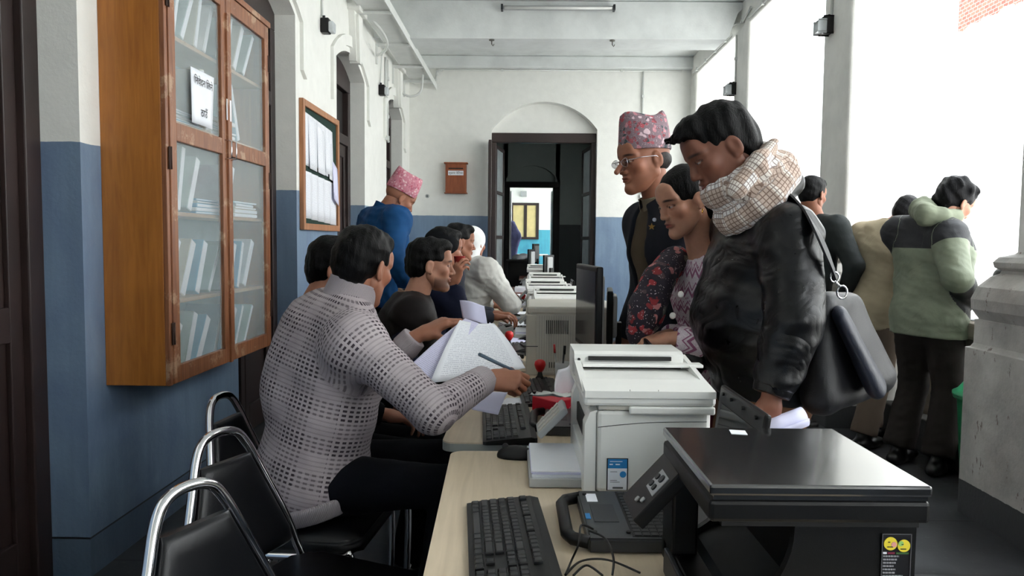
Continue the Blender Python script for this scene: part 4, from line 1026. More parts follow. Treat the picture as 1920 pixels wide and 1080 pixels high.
# tissue box
tb = thing('tissue_box', 'red tissue box with a white tissue pulled up', 'tissue box', (.150, 2.56, TZ), math.radians(40)); b = MB(); b.box((-.11, -.06, 0), (.11, .06, .06), .003); b.build('carton', mat('red_carton', C(200, 34, 52), .45, var=.08), tb)
b = MB(); 
b.grid(lambda u, v: (-.055+.11*u+.02*v, .012*math.sin(7*u+3*v)+.01*v, .058+.105*v*(1-.25*abs(u-.5))), 12, 8, .001); b.build('tissue', mat('tissue_paper', C(240, 240, 246), .9, var=.02), tb)
b = MB(); b.cyl((.03, -.0605, .028), (.03, -.062, .028), .018, n=20); e = b.build('round_emblem', mat('emblem_dark', C(60, 20, 28), .5, var=0), tb); b = MB(); b.box((.012, -.0635, .024), (.048, -.0622, .029)); b.cyl((.03, -.0622, .036), (.03, -.0634, .036), .007, n=12); b.build('emblem_mark', MATS['label_outline_grey'], e)
text_mesh('carton_word', 'Soft', .026, mat('carton_pink_print', C(226, 150, 160), .6, var=0), tb, Matrix.Translation((-.055, -.0608, .026)) @ Matrix.Rotation(PI/2, 4, 'X'))
cr = []; r_ = random.Random(5)
def crump(a, b2, w, lab, hgt=.012):
    a, b2 = Vector(a), Vector(b2); d = (b2-a); s = Vector((-d.y, d.x, 0)).normalized()*w; rr = random.Random(int(a.x*999)); off = [[rr.uniform(-1, 1) for _ in range(9)] for _ in range(9)]
    return sheet('plastic_cover', lambda u, v: a+d*u+s*(v-.5)*(1-.3*u)+Vector((0, 0, hgt*(.6+.5*off[int(u*8)][int(v*8)]))), mat('crumpled_white_plastic', C(220, 224, 220), .4, var=.05), lab, 'plastic cover', 8, 8, .0008)
crump(P(1006, 742, 2.42), P(1092, 748, 2.25), .055, 'crumpled white plastic sleeve lying beside the tissue box', .014); 
sheet('paper_sheet', lambda u, v: PZ(930+90*u+20*v, 762-16*v-2*u, TZ+.002), M_PAPER, 'white sheet lying flat beyond the second keyboard', 'paper', 4, 4)
random.seed(11)
def stack(label, x, y, w, l, n, rz, m=M_PAPER, group='paper stacks on the desks'):
    s = thing('paper_stack', label, 'paper', (x, y, TZ), rz, group); b = MB()
    for k in range(n): o = random.uniform(-.006, .006); b.box((o, o*.5, k*.0035), (w+o, l+o*.5, k*.0035+.003))
    b.build('sheets', m, s); return s
stack('stack of white papers beside the large beige printer', -.17, 3.55, .16, .24, 5, .1); stack('low stack of bluish papers behind the beige printer stamp', -.20, 4.15, .17, .25, 6, -.2, M_PAPERB)
stack('white papers on the desk beside the drinking person', -.12, 4.95, .18, .22, 8, .3); stack('white papers before the white hooded person', -.10, 5.75, .17, .24, 7, .1); stack('paper stack at the end of the pale desks', -.18, 6.6, .2, .2, 10, -.1)
stack('white papers on the reddish desk', -.16, 7.5, .2, .25, 12, .15); stack('paper stack on the farthest desk', -.12, 8.6, .2, .25, 16, 0)
def device(label, x, y, rz, w=.11, l=.16, h=.05, m=M_DGR, name='card_reader', cat='device'):
    d = thing(name, label, cat, (x, y, TZ), rz); b = MB(); b.prism([(0, 0), (w, 0), (w, h), (w*.25, h*.6), (0, h*.35)], 1, 0, l); bmesh.ops.bevel(b.bm, geom=list(b.bm.edges), offset=.005, segments=2, affect='EDGES'); b.build('device_case', m, d)
    b = MB(); b.box((w*.55, l*.2, h*.8), (w*.95, l*.8, h*1.02), .002); b.build('device_top', M_BLKM if m is not M_BLKM else M_DGR, d); return d
device('dark fingerprint reader on the desk with the beige printer', -.06, 3.80, .2); device('black desk device by the blue papers', -.05, 4.30, -.2, m=M_BLK); device('grey desk device before the drinking person', -.18, 4.7, .1, m=M_LGP)
device('black desk device beyond the paper clutter', -.14, 5.45, .3, m=M_BLK); device('dark device on the pale desk near the hooded person', -.02, 6.2, 0); device('black box on the reddish desk', .02, 7.8, .2, .14, .2, .10, M_BLK)
kb4 = dup(kb3, (-.15, 3.95, TZ), math.radians(-3), 'black keyboard on the desk with the beige printer'); kb5 = dup(kb3, (-.12, 5.15, TZ), 0, 'black keyboard on the desk of the drinking person'); kb6 = dup(kb3, (-.10, 7.2, TZ), 0, 'black keyboard on the reddish brown desk')
cupr = thing('tea_mug', 'red mug standing on the reddish desk', 'mug', (-.22, 7.15, TZ)); b = MB(); b.lathe([(.03, 0), (.036, .09), (.034, .092), (.030, .088), (.027, .006)], n=20); b.build('mug_body', mat('dark_red_glaze', C(140, 34, 34), .3), cupr)
b = MB(); b.tube([(.034, 0, .075), (.056, 0, .065), (.056, 0, .03), (.033, 0, .02)], .005, 8); b.build('handle', MATS['dark_red_glaze'], cupr)
# ---------------------------------------------------------------- papers in the writer's hands
D1, D2, D3, D4 = P(862, 600, 2.50), P(926, 606, 2.56), P(985, 690, 2.44), P(806, 718, 2.34)
D3 = P(985, 690, 2.50)
sheet('document', lambda u, v: bil(D1, D2, D3, D4, u, v)+Vector((0, 0, .010*math.sin(PI*v)-.006*math.sin(PI*u))), M_PRINT, 'white printed page held up in front of the checked sweater, being written on', group='pages held by the writer')
E1, E2, E3, E4 = P(872, 597, 2.53), P(898, 606, 2.52), P(806, 722, 2.36), P(762, 692, 2.38)
sheet('document', lambda u, v: bil(E1, E2, E3, E4, u, v)+Vector((0, .0, .006*math.sin(PI*v))), M_PRINTB, 'bluish printed page turned back to the left of the page being written on', group='pages held by the writer')
G1, G2, G3, G4 = P(905, 735, 2.40), P(952, 735, 2.42), P(934, 778, 2.33), P(884, 768, 2.30)
sheet('document', lambda u, v: bil(G1, G2, G3, G4, u, v)+Vector((0, 0, .004*math.sin(PI*v))), M_PAPERB, 'lower end of a bluish page hanging under the writing hand', group='pages held by the writer')
H1, H2, H3, H4 = P(918, 604, 2.60), P(930, 614, 2.62), P(986, 692, 2.50), P(900, 640, 2.60)
sheet('document', lambda u, v: bil(H1, H2, H3, H4, u, v), M_PAPERB, 'edge of a bluish page behind the page being written on', group='pages held by the writer')
def roll(u, v):
    a = P(862, 563, 2.62); b2 = P(908, 572, 2.62); x = a.lerp(b2, min(u*1.25, 1)); z = Vector((0, 0, -.068*v)); bulge = .035*math.sin(PI*min(1, u*1.1)); back = max(0, u-.8)*5
    return x+z+Vector((-.055*back*.35+.012*v, .03*u-bulge+.02*back, .006*math.sin(5*u)))
sheet('document', roll, M_PAPERB, 'curled bluish sheets standing up behind the lifted hand', group='pages held by the writer', nu=16)
pn = thing('pen', 'grey blue pen held in the writing hand', 'pen', tuple(P(938, 690, 2.31))); b = MB(True); a, c = P(898, 664, 2.30), P(985, 706, 2.36); b.cyl(a, a.lerp(c, .85), .0058, n=12); b.build('barrel', mat('slate_blue_pen', C(78, 96, 112), .35, var=0), pn)
b = MB(True); b.cyl(a.lerp(c, .85), c, .0050, .0012, n=12); b.build('tip', M_LGP, pn); b = MB(True); b.lathe([(.001, -.003), (.0058, 0), (.0058, .004)], a, 12, axis=(c-a).normalized()); b.build('end_cap', MATS['slate_blue_pen'], pn)
# ---------------------------------------------------------------- glazed wall cabinet
CX0, CX1, CY0, CY1, CZ0, CZ1 = XL, -1.435, 2.975, 4.18, .738, 2.50
cb = thing('wall_cabinet', 'wall hung wooden cabinet with two glazed doors full of paper files', 'cabinet', (XL, CY0, CZ0))
def cbox(nm, a, b2, m, bev=.003, parent=None):
    q = MB(True); q.box(a, b2, bev); return q.build(nm, m, parent or cb)
cbox('side_panel', (CX0, CY0, CZ0), (CX1-.02, CY0+.02, CZ1), M_CABS); cbox('side_panel', (CX0, CY1-.02, CZ0), (CX1-.02, CY1, CZ1), M_CABS)
cbox('bottom_panel', (CX0, CY0+.02, CZ0), (CX1-.02, CY1-.02, CZ0+.02), M_CABS); cbox('top_panel', (CX0, CY0+.02, CZ1-.02), (CX1-.02, CY1-.02, CZ1), M_CABF)
cbox('back_panel', (CX0+.001, CY0+.02, CZ0+.02), (CX0+.012, CY1-.02, CZ1-.02), mat('pale_cabinet_back', C(150, 165, 170), .7))
SHZ = [1.08, 1.45, 1.83, 2.18]
for z in SHZ: cbox('shelf', (CX0+.012, CY0+.02, z-.018), (CX1-.035, CY1-.02, z), wood_mat('shelf_wood_%d' % int(z*100), C(196, 160, 126), C(170, 134, 100), axis=(1, .05, 1)))
cbox('top_moulding', (CX0, CY0-.01, CZ1), (CX1+.01, CY1+.01, CZ1+.03), M_CABF); cbox('face_stile', (CX1-.02, CY0, CZ0), (CX1-.0, CY0+.025, CZ1), M_CABF); cbox('face_stile', (CX1-.02, CY1-.02, CZ0), (CX1, CY1, CZ1), M_CABF)
ym = (CY0+CY1)/2
for s, (y0, y1) in enumerate(((CY0+.026, ym-.004), (ym+.004, CY1-.022))):
    q = MB(True); st = .055; xa, xb = CX1-.018, CX1+.006
    q.box((xa, y0, CZ0+.004), (xb, y0+st, CZ1-.004), .003); q.box((xa, y1-st, CZ0+.004), (xb, y1, CZ1-.004), .003)
    for z0, z1 in ((CZ0+.004, CZ0+.075), (CZ1-.08, CZ1-.004), (1.735, 1.81)): q.box((xa, y0+st, z0), (xb, y1-st, z1), .003)
    d = q.build('door_frame', M_CABF, cb)
    for z0, z1 in ((CZ0+.075, 1.735), (1.81, CZ1-.08)): cbox('glass_pane', (xa+.006, y0+st, z0), (xa+.009, y1-st, z1), MGL, 0, d)
    hy = y1-.025 if s == 0 else y0+.025
    q = MB(True); q.tube([(xb, hy, 1.715), (xb+.03, hy, 1.72), (xb+.03, hy, 1.80), (xb, hy, 1.805)], .004, 8); q.build('pull_handle', M_CHROME, d)
    for z in (.95, 1.66, 2.3):
        yy = y0-.004 if s == 0 else y1+.002; q = MB(True); q.box((xb-.002, yy-.012, z-.045), (xb+.003, yy+.012, z+.045), .001); q.cyl((xb+.004, yy, z-.045), (xb+.004, yy, z+.045), .004, n=8); q.build('hinge', mat('rusty_hinge', C(70, 52, 46), .6, .5), d)
q = MB(True); q.box((CX1+.004, ym-.012, CZ0+.002), (CX1+.016, ym+.012, CZ1-.1), .002); q.build('centre_astragal', M_CABF, cb)
q = MB(True); q.box((CX1+.01, ym-.02, 1.90), (CX1+.013, ym+.035, 2.0), .001); q.build('paper_seal', M_PAPER, cb)
# files inside: leaning bundles and flat stacks, shelf by shelf
FM = [mat('pale_blue_file', C(176, 206, 220), .6), mat('white_file', C(226, 230, 232), .6), mat('sky_blue_file', C(120, 180, 212), .5), mat('grey_green_file', C(170, 190, 186), .7), mat('cream_file', C(214, 208, 190), .7)]
random.seed(21)
ORD = ['first', 'second', 'third', 'fourth', 'fifth', 'sixth', 'seventh', 'eighth', 'ninth', 'tenth', 'eleventh', 'twelfth', 'thirteenth', 'fourteenth', 'fifteenth', 'sixteenth', 'seventeenth', 'eighteenth', 'nineteenth', 'twentieth']+['further along']*20
names = ['lowest', 'second lowest', 'middle', 'second highest', 'highest']
for si, z in enumerate([CZ0+.02]+SHZ):
    cnt = 0; lean = (.50, .46, .3, -.28, .42)[si]; y = CY0+.05+(.12 if lean < 0 else 0); flat = si in (2, 3)
    while y < CY1-(.24 if not (si in (2, 3)) else .32):
        m = random.choice(FM); w = random.uniform(.018, .05); hh = random.uniform(.24, .29) if not flat else 0
        if flat and random.random() < .6:
            n = random.randint(4, 7); zz = z; cnt += 1
            for k in range(n):
                t_ = random.uniform(.008, .022); f = thing('paper_file', 'flat file, %s up in the %s pile on the %s cabinet shelf' % (ORD[k], ORD[cnt-1], names[si]), 'file', (XL+.03, y, zz), random.uniform(-.08, .08), 'flat files on the %s cabinet shelf' % names[si])
                q = MB(); q.box((0, 0, .0005), (.185, .26, t_), .002); q.build('file_cover', random.choice(FM), f); q = MB(); q.box((.004, .004, .003), (.1865, .262, t_-.003)); q.build('pages', M_PAPER, f); zz += t_+.001
            y += .31
        else:
            cnt += 1; hh = random.uniform(.23, .285); a = lean+random.uniform(-.16, .16); f = thing('paper_file', 'leaning %s, %s from the near end of the %s cabinet shelf' % (m.name.replace('_', ' '), ORD[cnt-1], names[si]), 'file', (XL+.04, y, z+.004+max(0, math.sin(a))*.0), 0, 'leaning files on the %s cabinet shelf' % names[si])
            R_ = Matrix.Rotation(-a, 3, 'X'); q = MB(); c = R_ @ Vector((0, w/2, hh/2)); zz0 = min((R_ @ Vector((0, yy, 0))).z for yy in (0, w)); c.z -= zz0
            q.obox(Vector((.09, 0, 0))+c, (.088, 0, 0), R_ @ Vector((0, w/2, 0)), R_ @ Vector((0, 0, hh/2)), .002); q.build('file_cover', m, f)
            q = MB(); q.obox(Vector((.092, 0, 0))+c, (.0885, 0, 0), R_ @ Vector((0, w/2-.003, 0)), R_ @ Vector((0, 0, hh/2-.004))); q.build('pages', M_PAPER, f); y += w+abs(math.sin(a))*.16+random.uniform(.0, .05)
NP = [PX(357, 124, -1.428), PX(401, 146, -1.428), PX(398, 243, -1.428), PX(360, 229, -1.428)]
o = sheet('notice_paper', lambda u, v: bil(*NP, u, v)+Vector((.004*math.sin(PI*u)*v, 0, 0)), M_PAPER, 'white notice with handwritten words taped on the cabinet glass', 'notice', 6, 6)
c = (NP[0]+NP[2])/2; wy = NP[1].y-NP[0].y
for k, (dz, body, sz) in enumerate(((.065, 'िनवेदन िलने', .044), (-.065, 'ठाउँ', .046))):
    text_mesh('notice_writing', body, sz, M_INK, o, Matrix.Translation((.0062, 0, dz)) @ Matrix(((0, 0, 1, 0), (1, 0, 0, 0), (0, 1, 0, 0), (0, 0, 0, 1))))
# ---------------------------------------------------------------- notice board
nb = thing('notice_board', 'green felt notice board in a wooden frame between two doorways', 'notice board', (XL, 5.63, 1.43)); BY0, BY1, BZ0, BZ1 = 5.60, 6.68, 1.41, 2.39
cbox('felt_panel', (XL, BY0+.03, BZ0+.03), (XL+.015, BY1-.03, BZ1-.03), mat('dark_green_felt', C(24, 50, 42), .95, bump=.3), 0, nb)
q = MB(True); fw = .05
for a, b2 in (((XL, BY0, BZ0), (XL+.035, BY0+fw, BZ1)), ((XL, BY1-fw, BZ0), (XL+.035, BY1, BZ1)), ((XL, BY0+fw, BZ0), (XL+.035, BY1-fw, BZ0+fw)), ((XL, BY0+fw, BZ1-fw), (XL+.035, BY1-fw, BZ1))): q.box(a, b2, .004)
q.build('board_frame', wood_mat('board_frame_wood', C(184, 128, 88), C(150, 98, 66)), nb)
random.seed(5)
for k in range(7):
    y0 = BY0+.06+k*.115; zt = BZ1-.085-.006*k; sheet('posted_sheet', lambda u, v, y0=y0, zt=zt, k=k: (XL+.018+.0006*k+.012*v*abs(math.sin(k*1.7)), y0+.20*u if k < 6 else y0+.13*u, zt-(.40+.02*math.sin(k*2.3))*v-.01*u), M_PRINT, '%s sheet from the near end in the upper row on the notice board' % ORD[k], 'notice', 3, 6, group='upper sheets on the notice board')
for k in range(5):
    y0 = BY0+.055+k*.185; sheet('posted_sheet', lambda u, v, y0=y0, k=k: (XL+.018+.0008*k, y0+.205*u, BZ1-.53-(.36)*v-.008*k-.004*u+.0*k), M_PRINT, '%s sheet from the near end in the lower row on the notice board' % ORD[k], 'notice', 3, 4, group='lower sheets on the notice board')
sheet('posted_sheet', lambda u, v: (XL+.026+.02*v, 6.46+.17*u-.03*v, 2.02-.33*v-.06*u), M_PAPERB, 'single sheet hanging askew at the far edge of the notice board', 'notice', 3, 5)
# ---------------------------------------------------------------- suggestion box on the end wall
sb = thing('suggestion_box', 'small brown wooden letter box with a white name strip on the end wall', 'letter box', (-1.015, YB, 2.0)); MBX = wood_mat('red_brown_box_wood', C(160, 88, 52), C(126, 64, 38))
cbox('box_body', (-1.165, YB-.11, 2.03), (-.865, YB, 2.44), MBX, .006, sb); cbox('box_lid', (-1.185, YB-.13, 2.44), (-.845, YB, 2.46), MBX, .004, sb); cbox('letter_slot', (-1.12, YB-.114, 2.365), (-.91, YB-.108, 2.38), M_BLKM, 0, sb); cbox('box_base', (-1.18, YB-.12, 2.015), (-.85, YB, 2.03), MBX, .004, sb)
s_ = cbox('name_strip', (-1.125, YB-.116, 2.275), (-.905, YB-.109, 2.34), M_PAPER, 0, sb)
text_mesh('strip_text', 'सुझाव पेिटका', .042, M_INK, s_, mw(s_).inverted() @ Matrix.Translation((-1.015, YB-.1168, 2.305)) @ Matrix.Rotation(PI/2, 4, 'X'))
# ---------------------------------------------------------------- cable tray, conduits, floodlights, tube light
tr = thing('cable_tray', 'white metal cable tray on wall brackets high along the left wall', 'cable tray', (XL, 8, 3.5)); 
cbox('outer_rail', (-1.315, -3.2, 3.50), (-1.30, YB-.02, 3.585), M_WMET, .002, tr); cbox('tray_bed', (-1.60, -3.2, 3.535), (-1.315, YB-.3, 3.545), M_WMET, 0, tr); cbox('inner_rail', (-1.61, -3.2, 3.53), (-1.60, YB-.25, 3.60), M_WMET, 0, tr); cbox('cable_duct', (-1.52, -3.2, 3.545), (-1.45, YB-.3, 3.58), mat('aged_white_duct', C(205, 198, 180), .6), .003, tr)
for yy in (.68, 1.78, 2.88, 3.98, 5.08, 6.18, 7.28, 8.46, 9.50, 10.35):
    cbox('bracket', (XL, yy-.015, 3.495), (-1.315, yy+.015, 3.525), M_WMET, .002, tr); cbox('wall_bracket', (XL, yy-.015, 3.30), (XL+.025, yy+.015, 3.495), M_WMET, .002, tr)
def conduit(label, pts, r=.011, m=M_WMET, name='conduit_pipe', clips=0, sm=0):
    pts = [Vector(p) for p in pts]; t = thing(name, label, 'conduit', tuple(pts[0])); q = MB(True); q.tube(catmull(pts, sm) if sm else pts, r, 8); q.build('pipe', m, t)
    for k in range(clips):
        s = (k+.5)/clips*(len(pts)-1); i = int(s); c = pts[i].lerp(pts[i+1], s-i); q = MB(True); q.box(c-Vector((r*1.6,)*3), c+Vector((r*1.6,)*3), .004); q.build('pipe_clip', m, t)
    return t
conduit('thin white conduit running across the top of the end wall', [(-1.32, YB-.022, 3.62), (-1.30, YB-.022, 3.76), (-1.22, YB-.022, 3.785), (2.2, YB-.022, 3.785)], .010, clips=6); conduit('vertical conduit dropping down the end wall behind the patterned cap', [(1.655, YB-.022, 3.78), (1.655, YB-.022, 1.65)], .012, clips=3)
conduit('thin vertical conduit above the nearer left floodlight', [(XL+.012, 6.22, 3.52), (XL+.012, 6.22, 3.17)], .009, clips=1); conduit('thin vertical conduit above the farther left floodlight', [(XL+.10, 8.66, 3.52), (XL+.03, 8.66, 3.45), (XL+.012, 8.66, 3.12)], .008, clips=1)
conduit('pair conduit beside the last doorway, left pipe', [(XL+.015, 8.98, 3.5), (XL+.015, 8.98, 2.60), (XL+.03, 9.08, 2.52)], .016, clips=2); conduit('pair conduit beside the last doorway, right pipe', [(XL+.015, 9.1, 3.5), (XL+.015, 9.1, 2.60)], .013, clips=2)
conduit('curved hose hanging from the tray near the end wall', [(XL+.03, 9.9, 3.28), (XL+.16, 9.9, 3.22), (XL+.30, 9.9, 3.28), (XL+.33, 9.9, 3.50)], .015, sm=5); conduit('bent flexible hose at the middle of the tray', [(XL+.12, 7.6, 3.56), (XL+.20, 7.8, 3.48), (XL+.22, 8.0, 3.40), (XL+.12, 8.2, 3.36), (XL+.03, 8.4, 3.38)], .013, sm=5)
conduit('conduit running down the second column to its floodlight', [(XR-.010, 8.55, 3.66), (XR-.010, 8.55, 3.14)], .010, clips=1); conduit('conduit running down the nearer column to its floodlight', [(XR-.010, 5.90, 3.66), (XR-.010, 5.90, 3.10)], .010, clips=1)
conduit('casing strip along the arcade lintel near the end wall', [(XR-.012, 10.7, 3.72), (XR-.012, 8.75, 3.72)], .012, clips=4); conduit('casing strip along the arcade lintel before the nearer column', [(XR-.012, 8.1, 3.72), (XR-.012, 3.2, 3.72)], .012, clips=5); conduit('short bent conduit at the head of the second column', [(XR-.012, 8.95, 3.86), (XR-.03, 8.75, 3.80), (XR-.03, 8.55, 3.78), (XR-.02, 8.3, 3.74), (XR-.02, 8.0, 3.80)], .012, sm=4, clips=2)
def flood(label, p, side, tilt=0):
    f = thing('floodlight', label, 'lamp', p, 0, 'small black wall floodlights'); s = side
    q = MB(); q.box((0, -.045, -.06), (s*.07, .045, .06), .010); q.build('lamp_housing', M_BLK, f); q = MB(); q.box((s*.068, -.055, -.055), (s*.11, .045, .03), .012); q.build('lens', mat('milky_lens', C(190, 195, 198), .2), f); q = MB(); q.cyl((s*.02, 0, .055), (s*.02, 0, .085), .012, n=10); q.build('cable_gland', M_DGR, f); return f
flood('small black floodlight on the left wall above the notice board', (XL, 6.24, 3.09), 1); flood('small black floodlight on the left wall beyond the notice board', (XL, 8.66, 3.05), 1); flood('small black floodlight on the column above the leather jacket head', (XR, 8.58, 3.07), -1); flood('small black floodlight on the nearer arcade column', (XR, 5.92, 3.02), -1)
tl = thing('tube_light', 'unlit fluorescent tube fitting under the ceiling beam', 'lamp', (.32, 8.30, 3.87)); cbox('batten', (-.29, 8.285, 3.855), (.935, 8.335, 3.895), M_LGP, .004, tl); q = MB(True); q.cyl((-.26, 8.262, 3.862), (.905, 8.262, 3.862), .014, n=12); q.build('glass_tube', M_WPL, tl)
for x in (-.285, .93): cbox('end_holder', (x-.012, 8.245, 3.84), (x+.012, 8.335, 3.90), M_DGR, .003, tl)
for x, l in ((-.40, 'left of the tube light'), (.93, 'right of the tube light')):
    hk = thing('ceiling_hook', 'small iron hook under the beam, on the side '+l, 'hook', (x, 8.40, 3.56)); q = MB(); q.tube([(0, 0, .0), (0, 0, -.05), (.015, 0, -.07), (.025, 0, -.05)], .006, 8); q.cyl((0, 0, -.012), (0, 0, 0), .03, n=14); q.build('hook_rod', mat('grey_iron', C(110, 108, 104), .6), hk)
sw = thing('switch_box', 'small white switch box on the end wall beside the patterned cap', 'switch', (1.52, YB, 1.58)); cbox('switch_plate', (1.46, YB-.05, 1.53), (1.60, YB, 1.63), M_WPL, .006, sw); cbox('switch_rocker', (1.52, YB-.056, 1.56), (1.55, YB-.05, 1.60), M_LGP, .001, sw)
sw = thing('wall_socket', 'small round socket mark on the end wall under the letter box', 'socket', (-1.44, YB, 1.98)); q = MB(True); q.cyl((-1.44, YB, 1.98), (-1.44, YB-.012, 1.98), .028, n=16); q.build('socket_plate', M_LGP, sw); q = MB(True); q.cyl((-1.44, YB-.012, 1.98), (-1.44, YB-.02, 1.98), .010, n=10); q.build('socket_pin', M_DGR, sw)
# ---------------------------------------------------------------- far rooms
ck = thing('far_desk', 'black desk with papers inside the far doorway', 'desk', (.0, 13.2, 0)); cbox('desk_body', (-.30, 12.9, .04), (.12, 13.6, .98), M_BLK, .01, ck); cbox('desk_top', (-.34, 12.85, .98), (.16, 13.65, 1.01), M_BLKM, .005, ck)
cl = thing('white_cloth_bundle', 'white cloth bundle lying on the black desk inside the far doorway', 'cloth', (-.05, 13.25, 1.012)); h = SDF(); h.ell((-.12, 13.2, 1.04), (.13, .2, .07), .04); h.ell((.06, 13.3, 1.03), (.12, .2, .06), .04); h.ell((-.02, 13.2, 1.08), (.08, .12, .05), .04); h.half((0, 0, 1.012), (0, 0, -1)); V, Q = h.mesh(.012, folds(1, 5), .012); np_mesh('cloth', [(V, Q)], M_PAPER, cl)
cl = thing('lavender_garment', 'lavender garment hanging at the edge of the far doorway', 'garment', (-.34, 17.6, 0)); h = SDF(); h.cone((-.32, 17.6, 1.75), (-.24, 17.6, 1.45), .07, .13, .05); h.cone((-.24, 17.6, 1.45), (-.32, 17.6, 1.1), .13, .12, .05); h.cone((-.32, 17.6, 1.1), (-.36, 17.6, .12), .12, .11, .05); V, Q = h.mesh(.015, folds(1, 5), .012); np_mesh('cloth', [(V, Q)], mat('lavender_cloth', C(150, 150, 205), .9), cl)
make_table('desk standing just inside the dim room', -.1, 12.7, 0, .5, 1.0, M_TABR)
make_monitor('black monitor on the desk just inside the dim room', (.10, 11.9), (.20, 12.2), .98, 1.30)
wt = thing('far_table', 'white table in the bright far room', 'table', (.1, 20, 0)); cbox('table_top', (-.3, 19.5, .95), (.6, 20.5, .99), M_WPL, .005, wt)
for x in (-.27, .55): cbox('table_leg', (x, 19.6, 0), (x+.04, 19.64, .95), M_WPL, .002, wt)
sp = thing('wall_fixture', 'grey box fixture high on the far room wall', 'fixture', (-.10, 24.95, 2.9)); cbox('fixture_box', (-.18, 24.88, 2.82), (.02, 25, 3.0), M_LGP, .01, sp)
# ---------------------------------------------------------------- right side: bin, bags, papers
bn = thing('waste_bin', 'green plastic bin with lid behind the near column pedestal', 'bin', (2.52, 4.01, 0)); MGN = mat('green_plastic', C(22, 120, 74), .35)
q = MB(); q.lathe([(.13, 0), (.135, .01), (.17, .50), (.175, .51), (.19, .515), (.19, .53), (.168, .53), (.13, .02), (.001, .02)], n=32, cap=False); q.build('bin_body', MGN, bn)
q = MB(); q.lathe([(.195, .53), (.195, .545), (.17, .56), (.12, .63), (.05, .66), (.001, .665)], n=32); q.build('bin_lid', mat('pale_green_plastic', C(60, 160, 110), .35), bn)
bk = thing('backpack', 'black backpack standing on the balustrade rail', 'backpack', (2.64, 4.13, .90)); h = SDF(); h.cone((2.65, 4.13, 1.02), (2.65, 4.13, 1.16), .10, .08, .05, (0, 1, 0), 1.15); h.ell((2.58, 4.13, 1.0), (.06, .1, .08), .03); h.half((0, 0, .905), (0, 0, -1)); V, Q = h.mesh(.008, folds(1, 2), .005); np_mesh('bag_body', [(V, Q)], M_DARK_ if 'M_DARK_' in globals() else mat('black_nylon', C(22, 22, 30), .6, bump=.4, bs=300), bk)
q = MB(True); q.tube(catmull([(2.56, 4.07, 1.14), (2.52, 4.05, 1.05), (2.53, 4.06, .96)], 5), .006, 6); q.build('zip', M_LGP, bk); q = MB(True); q.tube(catmull([(2.63, 4.08, 1.22), (2.65, 4.12, 1.26), (2.67, 4.16, 1.22)], 5), .008, 6); q.build('carry_loop', mat('black_nylon', C(22, 22, 30), .6), bk)
sheet('paper_sheet', lambda u, v: (2.60+.24*u, 4.34+.26*v, .905+.008*math.sin(PI*u)), M_PAPER, 'white paper lying on the balustrade rail under the writing hand', 'paper', 5, 5)
# shoulder bag of the leather-jacket man
bg = thing('shoulder_bag', 'large black shoulder bag with silver clip hanging behind the leather jacket', 'bag', tuple(P(1600, 660, 2.30))); MBN = mat('black_bag_nylon', C(14, 14, 20), .5, bump=.3, bs=250)
q0 = [P(1535, 555, 2.12), P(1592, 560, 2.32), P(1664, 712, 2.34), P(1520, 768, 2.10)]
h = SDF()
for u in np.linspace(.12, .88, 4):
    a = bil(*q0, u, .10); b_ = bil(*q0, u, .90); h.cone(a, b_, .042, .060, .05, (.3, .95, 0), 1.3)
V, Q = h.mesh(.007, folds(1.5, 12, .3), .008); np_mesh('bag_body', [(V, Q)], MBN, bg)
h = SDF(); a, b_ = P(1575, 590, 2.08), P(1640, 722, 2.12); h.cone(a, b_, .022, .030, .03, (.2, .9, .3), 2.2); V, Q = h.mesh(.006, folds(1.5, 2, .3), .003); np_mesh('front_pocket', [(V, Q)], mat('dark_blue_grey_bag_panel', C(34, 38, 52), .45, bump=.3, bs=250), bg)
q = MB(True); st = catmull([P(1442, 372, 2.42), P(1470, 366, 2.24), P(1502, 388, 2.12), P(1530, 432, 2.03), P(1552, 480, 2.02), P(1565, 515, 2.06)], 8); R = []
for i, p in enumerate(st):
    t_ = (st[min(i+1, len(st)-1)]-st[max(i-1, 0)]).normalized(); n_ = Vector((.75, -.55, .35)); s_ = t_.cross(n_).normalized()*.021; n_ = s_.cross(t_).normalized()*.003; R.append([p+s_+n_, p-s_+n_, p-s_-n_, p+s_-n_])
q.rings(R, smooth=False); q.build('shoulder_strap', MBN, bg)
q = MB(True); c = P(1566, 520, 2.06); q.tube([c+Vector((.012*math.cos(a), .004, .014*math.sin(a))) for a in [2*PI*k/14 for k in range(14)]], .0028, 6, closed=True); c2 = P(1580, 548, 2.08); q.tube([c+Vector((0, 0, -.012)), c.lerp(c2, .6)], .004, 8); q.tube([c2+Vector((.014*math.cos(a), .004, .018*math.sin(a))) for a in [2*PI*k/14 for k in range(14)]], .003, 6, closed=True); q.build('metal_clip', M_CHROME, bg)
# rolled paper in his hand
rp = thing('rolled_paper', 'rolled white papers held beside the laptop screen', 'paper', tuple(P(1490, 788, 2.02))); a, b_ = P(1440, 805, 1.98), P(1507, 780, 2.00); ax_ = (b_-a).normalized(); s1 = ax_.cross(Vector((0, 0, 1))).normalized(); s2 = s1.cross(ax_)
q = MB(True); n = 40; q.grid(lambda u, v: a.lerp(b_, v)+s1*((.014+.012*u)*math.cos(4*PI*u*1.0))+s2*((.014+.012*u)*1.15*math.sin(4*PI*u*1.0)), n, 3, .0008); q.build('paper_roll', M_PAPERB, rp)
